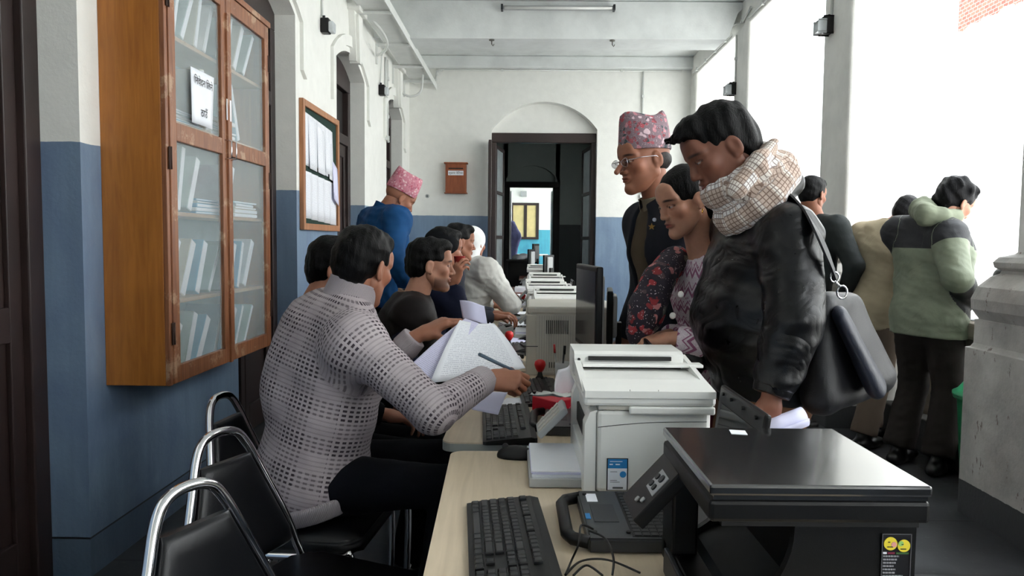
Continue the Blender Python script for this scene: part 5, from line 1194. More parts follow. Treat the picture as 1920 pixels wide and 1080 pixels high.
# ---------------------------------------------------------------- cloth materials
def cloth(name, col, rough=.85, bump=.5, scale=900, sheen=0, var=.12, spec=.12, folds_=0):
    if name in MATS: return MATS[name]
    t = NT(name); p = t.objc(); f = t.noise(p, 6, 4)
    t.col(t.ramp(f, [(.3, tuple(c*(1-var) for c in col[:3])+(1,)), (.7, tuple(min(1, c*(1+var)) for c in col[:3])+(1,))])); t.rough(rough)
    t.b.inputs['Specular IOR Level'].default_value = spec
    h = t.noise(p, scale, 2)
    if folds_: h = t.math('ADD', t.math('MULTIPLY', h, .15), t.math('MULTIPLY', t.noise(t.vmul(p, (1, 1, .6)), 11, 4, .5, 1.2), folds_))
    t.bump(h, bump, .006 if folds_ else .001); MATS[name] = t.m; return t.m
def leather_mat():
    t = NT('black_leather'); p = t.objc(); f = t.noise(p, 30, 3, .6, .5)
    t.col(t.ramp(f, [(.3, C(6, 7, 10)), (.7, C(9, 10, 14))])); t.rough(t.ramp(f, [(.3, .27), (.7, .36)]))
    t.b.inputs['Specular IOR Level'].default_value = .30
    w = t.noise(t.vmul(p, (1, 1, 1.6)), 4.5, 2, .45, 1.6); w = t.math('ABSOLUTE', t.math('SUBTRACT', w, .5))
    h = t.math('ADD', t.math('MULTIPLY', t.voro(p, 330), .015), t.math('MULTIPLY', w, 1.5)); t.bump(h, .38, .03); return t.m
def knit_plaid_mat():
    t = NT('grey_checked_knit'); s = t.sep(t.attr('uvm')); u, v = s[0], s[1]
    cu, cv = .0150, .0140
    fu = t.math('FRACT', t.math('DIVIDE', u, cu)); fv = t.math('FRACT', t.math('DIVIDE', v, cv))
    iu = t.math('MODULO', t.math('FLOOR', t.math('DIVIDE', t.math('ADD', u, 2.0), cu)), 9.0); iv = t.math('MODULO', t.math('FLOOR', t.math('DIVIDE', t.math('ADD', v, 2.0), cv)), 8.0)
    bu = t.math('LESS_THAN', iu, 4.5); bv = t.math('LESS_THAN', iv, 3.5)
    dash = t.math('MULTIPLY', t.math('LESS_THAN', t.math('ABSOLUTE', t.math('SUBTRACT', fu, .5)), .30), t.math('LESS_THAN', t.math('ABSOLUTE', t.math('SUBTRACT', fv, .5)), .25))
    thin = t.math('MULTIPLY', t.math('LESS_THAN', t.math('ABSOLUTE', t.math('SUBTRACT', fv, .5)), .16), 1.0)
    both = t.math('MULTIPLY', bu, bv); one = t.math('SUBTRACT', t.math('ADD', bu, bv), t.math('MULTIPLY', both, 2.0))
    k = t.math('ADD', t.math('MULTIPLY', t.math('MULTIPLY', dash, both), .92), t.math('MULTIPLY', t.math('MULTIPLY', dash, one), .42))
    k = t.math('ADD', k, t.math('MULTIPLY', t.math('MULTIPLY', thin, t.math('SUBTRACT', 1.0, both)), .22))
    base = t.ramp(t.noise(t.objc(), 8, 4), [(.3, C(158, 148, 152)), (.7, C(182, 172, 175))])
    t.col(t.mix(t.math('MINIMUM', k, 1.0), base, C(44, 34, 44))); t.rough(.95); t.b.inputs['Specular IOR Level'].default_value = .15
    rib = t.math('ABSOLUTE', t.math('SINE', t.math('MULTIPLY', v, 1150.0))); t.bump(t.math('SUBTRACT', t.math('MULTIPLY', rib, .5), t.math('MULTIPLY', k, .6)), .6, .002); return t.m
def rib_mat(name, col):
    t = NT(name); s = t.sep(t.attr('uvm')); rib = t.math('ABSOLUTE', t.math('SINE', t.math('MULTIPLY', s[0], 900.0)))
    t.col(t.mix(rib, tuple(c*.62 for c in col[:3])+(1,), col)); t.rough(.95); t.bump(rib, .6, .002); return t.m
def cardigan_mat():
    t = NT('rose_white_patterned_knit'); s = t.sep(t.attr('uvm')); u, v = s[0], s[1]
    zig = t.math('ADD', v, t.math('MULTIPLY', t.math('PINGPONG', u, .022), 1.1)); f = t.math('FRACT', t.math('DIVIDE', zig, .06)); row = t.math('FRACT', t.math('DIVIDE', zig, .18))
    a = t.math('LESS_THAN', t.math('ABSOLUTE', t.math('SUBTRACT', f, .3)), .11); b = t.math('LESS_THAN', t.math('ABSOLUTE', t.math('SUBTRACT', f, .62)), .05)
    dots = t.math('LESS_THAN', t.voro(t.comb(u, v, 0.0), 75), .25)
    k = t.math('MAXIMUM', t.math('MAXIMUM', a, b), t.math('MULTIPLY', dots, t.math('GREATER_THAN', row, .55)))
    n = t.noise(t.objc(), 240, 2)
    t.col(t.mix(k, t.ramp(n, [(.3, C(196, 178, 190)), (.7, C(226, 214, 222))]), C(150, 92, 124))); t.rough(.95); t.bump(n, .6, .002); return t.m
def floral_mat(name, base, cols, scale=38):
    t = NT(name); p = t.objc(); n = t.noise(p, 18, 3); q = t.new('ShaderNodeVectorMath', operation='ADD'); t.ln(p, q.inputs[0]); q2 = t.new('ShaderNodeVectorMath', operation='SCALE'); 
    nn = t.new('ShaderNodeTexNoise'); t.ln(p, nn.inputs['Vector']); nn.inputs['Scale'].default_value = 22; t.ln(nn.outputs['Color'], q2.inputs[0]); q2.inputs['Scale'].default_value = .05; t.ln(q2.outputs[0], q.inputs[1]); pv = q.outputs[0]
    c = t.voro(pv, scale, out='Color'); s = t.sep(c); d = t.voro(pv, scale)
    st = [(i/len(cols), cc) for i, cc in enumerate(cols)]
    k = t.ramp(s[0], st, 'CONSTANT'); edge = t.ramp(d, [(.0, 0), (.42, 0), (.48, 1)]); k = t.mix(edge, k, base)
    small = t.ramp(t.voro(pv, scale*3.3), [(.16, 1), (.2, 0)]); k = t.mix(t.math('MULTIPLY', small, .8), k, C(225, 205, 210)); t.col(k); t.rough(.85); t.bump(t.noise(p, 500, 2), .3, .001); return t.m
def scarf_mat():
    t = NT('brown_white_checked_scarf'); s = t.sep(t.attr('uvm')); u, v = s[0], s[1]
    a = t.math('LESS_THAN', t.math('FRACT', t.math('DIVIDE', u, .0135)), .22); b = t.math('LESS_THAN', t.math('FRACT', t.math('DIVIDE', v, .0135)), .22)
    A = t.math('LESS_THAN', t.math('FRACT', t.math('DIVIDE', u, .095)), .45); B = t.math('LESS_THAN', t.math('FRACT', t.math('DIVIDE', v, .11)), .45)
    c = t.mix(t.math('MULTIPLY', t.math('MAXIMUM', A, B), .6), C(228, 220, 212), C(172, 138, 116)); c = t.mix(t.math('MULTIPLY', A, B), c, C(232, 228, 226))
    c = t.mix(t.math('MULTIPLY', t.math('MAXIMUM', a, b), .75), c, C(96, 66, 54)); t.col(c); t.rough(.9); t.bump(t.noise(t.objc(), 420, 2), .4, .001); return t.m
M_KNIT, M_LEATHER, M_CARD, M_SCARF = knit_plaid_mat(), leather_mat(), cardigan_mat(), scarf_mat()
M_RIB = rib_mat('grey_ribbed_knit', C(176, 166, 170))
M_NAVY = cloth('navy_cloth', C(14, 18, 36), folds_=.9); M_BLKT = cloth('black_trouser_cloth', C(9, 10, 14), folds_=.9); M_DARK = cloth('dark_jacket_cloth', C(12, 13, 17), folds_=1)
M_SHOE = mat('black_shoe_leather', C(18, 17, 17), .35)
SKIN = C(158, 108, 86); SKIN2 = C(150, 100, 78); SKIN3 = C(176, 128, 106)
def person(label, loc): return thing('person', label, 'person', loc)
def garment(root, F, name, m, t=.014, hem=None, res=.006, amp=.003, fseed=1, arms=True, extra=None, k=.03, upto=.97, sc=1.0, uv=False, vert=.55, tk=.05, fscale=1.0, neckcut=True, cuts=True, torso=True, ks=(1, -1)):
    h = SDF()
    if torso: F.torso(h, t, k=tk)
    if arms: F.arms(h, t, k, ks=ks, upto=upto, sc=sc)
    if extra: extra(h)
    if hem is not None: h.half(hem[0], hem[1])
    if neckcut:
        h.sub_cone(F.neck-F.up*.01, F.neck+F.up*.12, .057, .066)
    if arms and cuts:
        for q in ks:
            if q in F.el:
                d = (F.wr[q]-F.el[q]).normalized(); h.cut(F.wr[q]-d*.012, d, .08)
    V, Q = h.mesh(res, folds(fscale, fseed, vert), amp)
    at = None
    if uv:
        fr = [(F.pel, F.neck, F.fwd, .15, 0)]
        for q in (1, -1):
            if q in F.el: fr += [(F.sh[q], F.el[q], F.fwd, .065, .0), (F.el[q], F.wr[q], F.fwd, .05, .0)]
        at = {'uvm': [limb_uv(V, fr)]}
    return np_mesh(name, [(V, Q)], m, root, True, at)
def trousers(root, F, m, t=.014, ps=1.0, res=.008, amp=.004, low=.98, seed=3, flare=.01, top=.10):
    h = SDF(); b = F.b; F.legs(h, t, low=low, flare=flare); h.cone(F.pel-F.up*.03, F.pel+F.up*.06, (.115*b+t*.6)*ps, (.110*b+t*.5)*ps, .04, F.r, 1.34)
    if F.kn[1].z < F.pel.z-.2: h.cut(F.pel+F.up*top, F.up, .24)
    for q in (1, -1):
        d = (F.an[q]-F.kn[q]).normalized(); h.cut(F.an[q]-d*.01, d, .1)
    V, Q = h.mesh(res, folds(1.3, seed, .9), amp); return np_mesh('trousers', [(V, Q)], m, root)
def collar(root, F, m, r0=.064, r1=.070, h0=-.02, h1=.05, th=.008, lean=(0, 0, 0), name='collar', label=None, open_=.0, uvr=True):
    """Standing collar around the neck, following the neck's lean."""
    u = (F.head-F.neck).normalized()*.5+F.up*.5; u.normalize(); r = (F.r-u*F.r.dot(u)).normalized(); f = u.cross(r)
    n = 40; prof = [(r0, h0), (r0+.006, (h0+h1)/2), (r1, h1-.004), (r1+.002, h1), (r1-th*.6, h1+.002), (r1-th, h1-.002), (r0-th, (h0+h1)/2), (r0-th, h0)]
    V = []; Q = []; A = []; m0 = int(n*(1-open_))
    for j, (rr, hh) in enumerate(prof):
        for i in range(m0+1):
            a = 2*PI*(open_/2+(1-open_)*i/m0)+PI/2; p = F.neck+Vector(lean)+u*hh+r*(rr*1.02*math.cos(a))+f*(rr*math.sin(a)*1.08); V.append(tuple(p)); A.append((a*.07, hh, 0))
    W = m0+1
    for j in range(len(prof)):
        for i in range(m0):
            j2 = (j+1) % len(prof); Q.append((j*W+i, j*W+i+1, j2*W+i+1, j2*W+i))
    o = np_mesh(name, [(np.array(V), np.array(Q)[:, ::-1])], m, root, True, {'uvm': [np.array(A)]}); tag(o, label); return o
def cuff(root, F, q, m, r=.042, L=.05, label=None, r2=None):
    d = (F.wr[q]-F.el[q]).normalized(); h = SDF(); h.cone(F.wr[q]-d*(L*.9), F.wr[q]+d*.006, r, r2 or r*.88, .01); h.cut(F.wr[q]+d*.004, d, .1); h.cut(F.wr[q]-d*L, -d, .1)
    V, Q = h.mesh(.004); fr = [(F.el[q], F.wr[q], F.fwd, .04, 0)]
    return tag(np_mesh('cuff', [(V, Q)], m, root, True, {'uvm': [limb_uv(V, fr)]}), label)
def topi(root, F, m, z0=.040, hh=.128, tilt=0.0, sx=1.0):
    """Tall brimless cap, folded crown with a peak in front."""
    R = []; n = 44
    for k, (t_, a, b) in enumerate([(0, .0835, .1045), (.02, .085, .106), (.3, .083, .104), (.6, .077, .100), (.85, .066, .096), (.96, .057, .092), (1.0, .049, .086), (.97, .035, .075), (.90, .012, .06)]):
        ring = []
        for i in range(n):
            an = 2*PI*i/n; x = a*sx*math.cos(an); y = b*math.sin(an)-.010-.010*t_; z = z0+hh*t_ + .018*(1-t_)*(-math.sin(an))*-.6 + .012*t_*math.sin(an)**2
            if t_ > .5: z += .010*max(0, math.sin(an)) + .004*math.sin(3*an+1)
            wr = .0018*math.sin(7*an+6*t_)+.0012*math.sin(13*an-9*t_); ring.append(F.head+F.M@(Vector((x*(1+wr*8), y*(1+wr*8), z))*F.hs))
        R.append(ring)
    mb = MB(True); mb.rings(R, cap=True); return mb.build('topi_cap', m, root)
M_TOPI = floral_mat('red_grey_patterned_topi_cloth', C(128, 108, 116), [C(172, 78, 84), C(132, 66, 74), C(190, 130, 138), C(66, 76, 80), C(160, 84, 92), C(206, 180, 188)], 50)
M_TOPI2 = floral_mat('pink_patterned_topi_cloth', C(190, 120, 135), [C(178, 84, 104), C(205, 150, 160), C(160, 90, 110), C(215, 180, 185)], 60)
M_BTN = mat('pale_shell_button', C(225, 220, 215), .35, var=0)

# ================================================================ the man in the checked sweater, writing
def man_sweater():
    nk = P(648, 576, 2.42); F = Figure((-.715, 2.40, .575), nk, (.50, -.86, 0), P(681, 503, 2.45), (.45, .85, -.22), up=(.10, .02, 1), build=1.24, sw=.19, hs=1.03, belly=.0)
    root = person('person seated in the foreground in a grey checked knit sweater, writing on a held paper', (F.pel.x, F.pel.y, 0))
    F.shoulder(1, P(668, 640, 2.22)); F.arm(1, P(908, 712, 2.30), elbow=P(812, 772, 2.09)); F.arm(-1, P(776, 634, 2.58), hint=(0, 0, -1))
    F.leg(1, (-.30, 2.22, .09), knee=(-.22, 2.22, .60)); F.leg(-1, (-.24, 2.50, .09), knee=(-.18, 2.52, .60))
    w1 = F.wr[1]; wl = F.wr[-1]
    F.body(root, SKIN, .0035, hands=[dict(wrist=w1+(P(945, 706, 2.30)-w1).normalized()*.014, fdir=P(968, 716, 2.29)-w1, palm=(.05, .75, -.62), side=1, curl=(.85, 1.0, 1.1, 1.15), thumb=.7, s=1.0),
                                     dict(wrist=wl+(P(840, 600, 2.60)-wl).normalized()*.03, fdir=P(862, 590, 2.60)-wl, palm=(.25, .35, -.9), side=-1, curl=(.35, .5, .65, .75), thumb=.6, s=1.05)], col_kw=dict(lower=None))
    F.put_hair(root, 'short', C(9, 8, 9), .0035, .005, 2)
    hp = F.pel+Vector((.02, 0, -.085)); garment(root, F, 'sweater', M_KNIT, t=.020, hem=(hp, (.30, 0, -1)), res=.0055, amp=.0045, fseed=5, uv=True, sc=1.06, upto=.9, extra=lambda h: (h.cone(F.pel+F.fwd*.05+F.up*.03, F.pel-Vector((0, 0, .04))+F.fwd*.02, .15, .155, .05, F.r, 1.25), h.cone(P(596, 625, 2.46), P(560, 720, 2.42), .125, .12, .08)))
    h = SDF(); F.torso(h, .040); h.cone(F.pel+F.fwd*.05, F.pel-Vector((0, 0, .04))+F.fwd*.02, .155, .16, .05, F.r, 1.25); h.half(hp+Vector((0, 0, -.035)), (.30, 0, -1)); h.half(hp+Vector((0, 0, .025)), (-.30, 0, 1)); V, Q = h.mesh(.006); np_mesh('hem_band', [(V, Q)], M_RIB, root, True, {'uvm': [limb_uv(V, [(F.pel, F.neck, F.fwd, .15, 0)])]})
    collar(root, F, M_RIB, .074, .073, -.035, .088, label='ribbed standing collar'); collar(root, F, M_RIB, .085, .074, -.045, .0, name='collar_base')
    cuff(root, F, 1, M_RIB, .050, .060, r2=.046); cuff(root, F, -1, M_RIB, .050, .052, r2=.046)
    trousers(root, F, cloth('dark_navy_trouser_cloth', C(10, 11, 18), folds_=.9), t=.004, ps=.90, res=.008, seed=4); shoes(root, F, M_SHOE)
man_sweater()
# ================================================================ the man in the vest (profile)
def man_vest():
    F = Figure((-.66, 3.44, .58), P(776, 566, 3.44), (.22, -.97, 0), P(806, 499, 3.46), (.97, .20, -.06), up=(.03, .0, 1), build=1.08, hs=1.0)
    root = person('person in profile wearing a black vest over navy sleeves, seated beyond the checked sweater', (F.pel.x, F.pel.y, 0))
    F.arm(1, P(845, 668, 3.24), hint=(-.3, -.3, -1)); F.arm(-1, P(850, 648, 3.6), hint=(0, .3, -1)); F.leg(1, (-.25, 3.3, .09)); F.leg(-1, (-.25, 3.6, .09))
    F.body(root, SKIN3, .004, col_kw=dict(lower=C(92, 68, 60)), hands=[dict(wrist=F.wr[1]+Vector((.02, 0, 0)), fdir=(1, .2, -.1), palm=(0, 0, -1), side=1), dict(wrist=F.wr[-1]+Vector((.02, 0, 0)), fdir=(1, -.3, 0), palm=(0, 0, -1), side=-1)])
    F.put_hair(root, 'short', C(9, 8, 9), .004, .007, 3)
    garment(root, F, 'jumper', M_NAVY, t=.018, res=.009, amp=.005, fseed=2, hem=(F.pel-Vector((0, 0, .09)), (0, 0, -1)))
    def ex(h):
        for q in (1, -1): h.cone(F.neck-F.up*.03, F.neck.lerp(F.sh[q], .75), .062, .060, .02)
    garment(root, F, 'vest', cloth('black_padded_vest_cloth', C(22, 18, 18), .6, folds_=1), t=.034, res=.008, amp=.009, arms=False, extra=ex, hem=(F.pel-Vector((0, 0, .06)), (0, 0, -1)))
    collar(root, F, mat('tan_collar_lining', C(150, 122, 100), .9), .072, .082, -.03, .035, open_=.25, label='tan lined collar')
    trousers(root, F, M_BLKT, res=.012); shoes(root, F, M_SHOE)
man_vest()
# ================================================================ the person hidden behind the sweater
def man_hidden():
    F = Figure((-.80, 2.86, .56), P(588, 578, 2.86), (.1, -1, 0), P(628, 508, 2.90), (.95, .2, -.1), build=1.0)
    root = person('person in dark clothes mostly hidden behind the checked sweater', (F.pel.x, F.pel.y, 0))
    F.arm(1, (-.52, 2.78, .68), hint=(-.5, 0, -1)); F.arm(-1, (-.5, 2.96, .68), hint=(-.5, 0, -1)); F.leg(1, (-.45, 2.78, .09)); F.leg(-1, (-.45, 2.96, .09))
    F.body(root, SKIN, .006, hands=[dict(wrist=F.wr[1], fdir=(1, 0, -.1), palm=(0, 0, -1), side=1), dict(wrist=F.wr[-1], fdir=(1, 0, -.1), palm=(0, 0, -1), side=-1)], hres=.004)
    F.put_hair(root, 'short', C(9, 8, 9), .006, .006, 4); garment(root, F, 'jacket', M_DARK, t=.02, res=.011, amp=.005, hem=(F.pel-Vector((0, 0, .09)), (0, 0, -1))); trousers(root, F, M_BLKT, res=.014); shoes(root, F, M_SHOE)
man_hidden()
# ================================================================ the person in navy drinking from a cup
def man_cup():
    F = Figure((-.70, 4.30, .58), P(812, 522, 4.28), (.25, -.97, 0), P(833, 470, 4.28), (.85, .5, -.1), build=1.05)
    root = person('person in a navy jacket holding a red cup near the mouth', (F.pel.x, F.pel.y, 0))
    F.arm(1, P(850, 536, 4.08), hint=(.2, -.5, -1), l=(.28, .24)); F.arm(-1, (-.36, 4.5, .80), hint=(0, .3, -1)); F.leg(1, (-.3, 4.2, .09)); F.leg(-1, (-.3, 4.4, .09))
    F.body(root, SKIN2, .0055, hands=[dict(wrist=F.wr[1]+Vector((0, 0, .02)), fdir=(.35, -.1, 1), palm=(.6, .7, .1), side=1, curl=(.6, .65, .7, .8), thumb=.5), dict(wrist=F.wr[-1], fdir=(1, 0, 0), palm=(0, 0, -1), side=-1)], hres=.0038)
    F.put_hair(root, 'short', C(9, 8, 9), .006, .006, 4)
    h = SDF(); h.ell((0, -.02, .04), (.088, .108, .094), .02); h.ell((0, -.06, -.04), (.075, .07, .08), .03); h.sub_ell((0, .11, -.03), (.08, .07, .09), .01); V, Q = h.mesh(.006, folds(1, 3), .003)
    tag(np_mesh('hood', [(xf(V, F.M, F.head), Q)], M_DARK, root), 'black hood')
    garment(root, F, 'jacket', M_NAVY, t=.03, res=.010, amp=.006, hem=(F.pel-Vector((0, 0, .09)), (0, 0, -1)), neckcut=False); trousers(root, F, M_BLKT, res=.014); shoes(root, F, M_SHOE)
    w = F.wr[1]+Vector((.03, .035, .085)); mb = MB(); mb.lathe([(.024, 0), (.031, .075), (.033, .077), (.031, .078), (.023, .004)], n=20)
    o = mb.build('tea_cup', mat('red_paper_cup', C(150, 40, 38), .5)); o.location = w; tag(o, 'small red cup held up to the mouth of the person in navy', 'cup')
man_cup()
def man_far():
    F = Figure((-.66, 4.98, .60), P(846, 497, 4.98), (.2, -.97, 0), P(861, 456, 5.0), (.9, .42, -.1), build=1.0)
    root = person('person with short dark hair between the navy jacket and the white hood', (F.pel.x, F.pel.y, 0))
    F.arm(1, (-.2, 4.9, .84)); F.arm(-1, (-.2, 5.1, .84)); F.leg(1, (-.3, 4.9, .09)); F.leg(-1, (-.3, 5.1, .09))
    F.body(root, SKIN2, .0065, hands=[dict(wrist=F.wr[1], fdir=(1, 0, 0), palm=(0, 0, -1), side=1), dict(wrist=F.wr[-1], fdir=(1, 0, 0), palm=(0, 0, -1), side=-1)], hres=.0045)
    F.put_hair(root, 'short', C(9, 8, 9), .007, .006, 5); garment(root, F, 'jacket', cloth('dark_grey_jacket_cloth', C(52, 54, 62), folds_=1), t=.02, res=.013, amp=.004, hem=(F.pel-Vector((0, 0, .09)), (0, 0, -1))); trousers(root, F, M_BLKT, res=.016); shoes(root, F, M_SHOE)
man_far()
def man_white():
    F = Figure((-.52, 5.50, .62), P(888, 493, 5.48), (.62, -.78, 0), P(887, 458, 5.52), (.55, .83, -.15), build=1.15, sw=.2)
    root = person('person in a white hood and pale jacket bent over the desk, seen from behind', (F.pel.x, F.pel.y, 0))
    F.arm(1, P(938, 547, 5.55), hint=(.5, -.6, -.6)); F.arm(-1, (-.25, 5.8, .84), hint=(0, 0, -1)); F.leg(1, (-.2, 5.35, .09)); F.leg(-1, (-.2, 5.7, .09))
    F.body(root, SKIN2, .0065, hands=[dict(wrist=F.wr[1], fdir=(1, 0, -.1), palm=(0, 0, -1), side=1), dict(wrist=F.wr[-1], fdir=(1, 0, 0), palm=(0, 0, -1), side=-1)], hres=.0045)
    h = SDF(); h.ell((0, -.012, .038), (.090, .108, .098), .02); h.cone((0, -.03, -.02), (0, -.05, -.12), .082, .085, .03); h.sub_ell((0, .115, -.03), (.07, .07, .09), .01); V, Q = h.mesh(.006, folds(1, 3), .003)
    tag(np_mesh('hood', [(xf(V, F.M, F.head), Q)], cloth('white_knit', C(235, 235, 235), bump=.9, scale=300), root), 'white knitted hood')
    garment(root, F, 'jacket', cloth('pale_grey_nylon', C(196, 195, 190), .6, folds_=1.8), t=.034, res=.008, amp=.014, fscale=1.0, hem=(F.pel-Vector((0, 0, .10)), (0, 0, -1)), neckcut=False); trousers(root, F, M_BLKT, res=.016); shoes(root, F, M_SHOE)
man_white()
# ================================================================ the standing man in the blue jacket
def man_blue():
    F = Figure((-.98, 4.84, .98), P(722, 396, 4.84), (.55, -.83, 0), P(748, 372, 4.86), (.72, .45, -.5), up=(.45, .1, 1), build=1.12, sw=.21, hs=1.0)
    root = person('person standing in a blue jacket and pink patterned cap, turned towards the wall corner', (F.pel.x, F.pel.y, 0))
    F.arm(1, (-.72, 4.62, 1.02), hint=(.1, -.4, -1)); F.arm(-1, (-1.0, 5.1, 1.0), hint=(-.4, .4, -1)); F.leg(1, (-.95, 4.72, .09)); F.leg(-1, (-1.02, 4.98, .09))
    F.body(root, SKIN, .005, hands=[dict(wrist=F.wr[1], fdir=(.3, 0, -1), palm=(-.9, .2, 0), side=1), dict(wrist=F.wr[-1], fdir=(.3, 0, -1), palm=(.9, .2, 0), side=-1)], hres=.0045)
    topi(root, F, M_TOPI2)
    garment(root, F, 'jacket', cloth('blue_jacket_cloth', C(28, 72, 118), .8, folds_=1.2), t=.026, res=.0075, amp=.012, fseed=8, hem=(F.pel-Vector((0, 0, .14)), (0, 0, -1)), vert=.4)
    collar(root, F, MATS['blue_jacket_cloth'], .070, .076, -.03, .035); trousers(root, F, M_BLKT, res=.014); shoes(root, F, M_SHOE)
man_blue()
# ================================================================ the old man with cap and glasses
def man_topi():
    F = Figure((.68, 3.12, .97), P(1238, 390, 3.08), (-.25, .97, 0), P(1208, 303, 3.04), (-.90, -.42, -.16), up=(-.08, 0, 1), build=1.05, hs=1.06)
    root = person('person with a red patterned cap and metal glasses leaning over the desk', (F.pel.x, F.pel.y, 0))
    F.arm(1, (.44, 3.3, .9), hint=(.5, .3, -1)); F.arm(-1, (.52, 2.90, .86), hint=(.6, -.3, -1)); F.leg(1, (.74, 3.22, .09)); F.leg(-1, (.74, 3.02, .09))
    F.body(root, SKIN2, .0034, head_kw=dict(fat=1.14, nose=1.3), hands=[dict(wrist=F.wr[1], fdir=(-1, 0, -.5), palm=(0, 0, -1), side=1), dict(wrist=F.wr[-1], fdir=(-.6, 0, -.8), palm=(-.6, .2, 0), side=-1)])
    F.put_hair(root, 'rim', C(52, 47, 46), .004, .003, 6); topi(root, F, M_TOPI)
    g = MB(True); mw_ = lambda p: F.head+F.M@(Vector(p)*F.hs)
    for s in (-1, 1):
        pts = [mw_((s*.034+.021*math.cos(a), .107+.004*math.cos(a*2), .004+.016*math.sin(a))) for a in [2*PI*k/20 for k in range(20)]]; g.tube(pts, .0011, 6, closed=True)
        g.tube([mw_((s*.055, .105, .010)), mw_((s*.078, .06, .014)), mw_((s*.082, .0, .012)), mw_((s*.080, -.022, -.004))], .0014, 6)
    g.tube([mw_((-.013, .109, .008)), mw_((0, .114, .012)), mw_((.013, .109, .008))], .0012, 6); gl = g.build('eyeglasses', mat('silver_wire', C(200, 200, 205), .2, 1, var=0), root)
    for s in (-1, 1):
        l = MB(True); l.rings([[mw_((s*.034+.020*k*math.cos(a), .107+.004*math.cos(a*2), .004+.015*k*math.sin(a))) for a in [2*PI*j/20 for j in range(20)]] for k in (1, .5, .02)], cap=False); l.build('lens', glass('tinted_lens', (.03, .03, .04, 1), .03, .55), gl)
    def hang(h):
        for q in (1,): h.cone(F.pel, F.pel-Vector((0, 0, .12)), .12, .12, .05, F.r, 1.4)
    garment(root, F, 'shirt', cloth('khaki_shirt_cloth', C(128, 118, 100), folds_=.6), t=.004, res=.008, amp=.002, arms=False, hem=(F.pel-Vector((0, 0, .02)), (0, 0, -1)))
    vest = garment(root, F, 'waistcoat', cloth('olive_waistcoat_cloth', C(78, 68, 54), folds_=.6), t=.014, res=.007, amp=.003, arms=False, hem=(F.pel-Vector((0, 0, .08)), (0, 0, -1)))
    def ex(h):
        h.cone(F.pel, F.pel-Vector((0, 0, .16)), .13, .135, .05, F.r, 1.4)
        # jacket hangs open at the front
        h.sub_cone(F.neck+F.fwd*.13-F.up*.02, F.pel+F.fwd*.20-F.up*.2, .075, .12, .01)
    garment(root, F, 'blazer', cloth('charcoal_blazer_cloth', C(34, 36, 44), folds_=.7), t=.030, res=.007, amp=.003, extra=ex, hem=(F.pel-Vector((0, 0, .20)), (0, 0, -1)))
    collar(root, F, MATS['khaki_shirt_cloth'], .070, .070, -.03, .058, open_=.06); collar(root, F, MATS['olive_waistcoat_cloth'], .074, .072, -.04, .03, name='lapel_collar', open_=.2)
    for px, py, r in ((1228, 412, .008),): 
        b = MB(True); c = P(px, py, 2.91); b.cyl(c, c+Vector((-.004, -.006, 0)), .0075, n=14); b.build('pin_badge', mat('silver_badge', C(190, 190, 195), .3, .8, var=0), root)
    b = MB(True); c = P(1222, 425, 2.91); pts = []
    for k in range(10): 
        a = PI/2+k*PI/5; rr = .014 if k % 2 == 0 else .006; pts.append(c+Vector((rr*math.cos(a), 0, rr*math.sin(a))))
    V = [b.bm.verts.new(p) for p in pts]; W = [b.bm.verts.new(p+Vector((0, .003, 0))) for p in pts]; b.face(V); b.face(W[::-1])
    for k in range(10): b.face([V[k], V[(k+1) % 10], W[(k+1) % 10], W[k]])
    b.build('star_badge', mat('brass_badge', C(190, 160, 90), .3, .9, var=0), root)
    trousers(root, F, M_DARK, res=.012); shoes(root, F, M_SHOE)
man_topi()
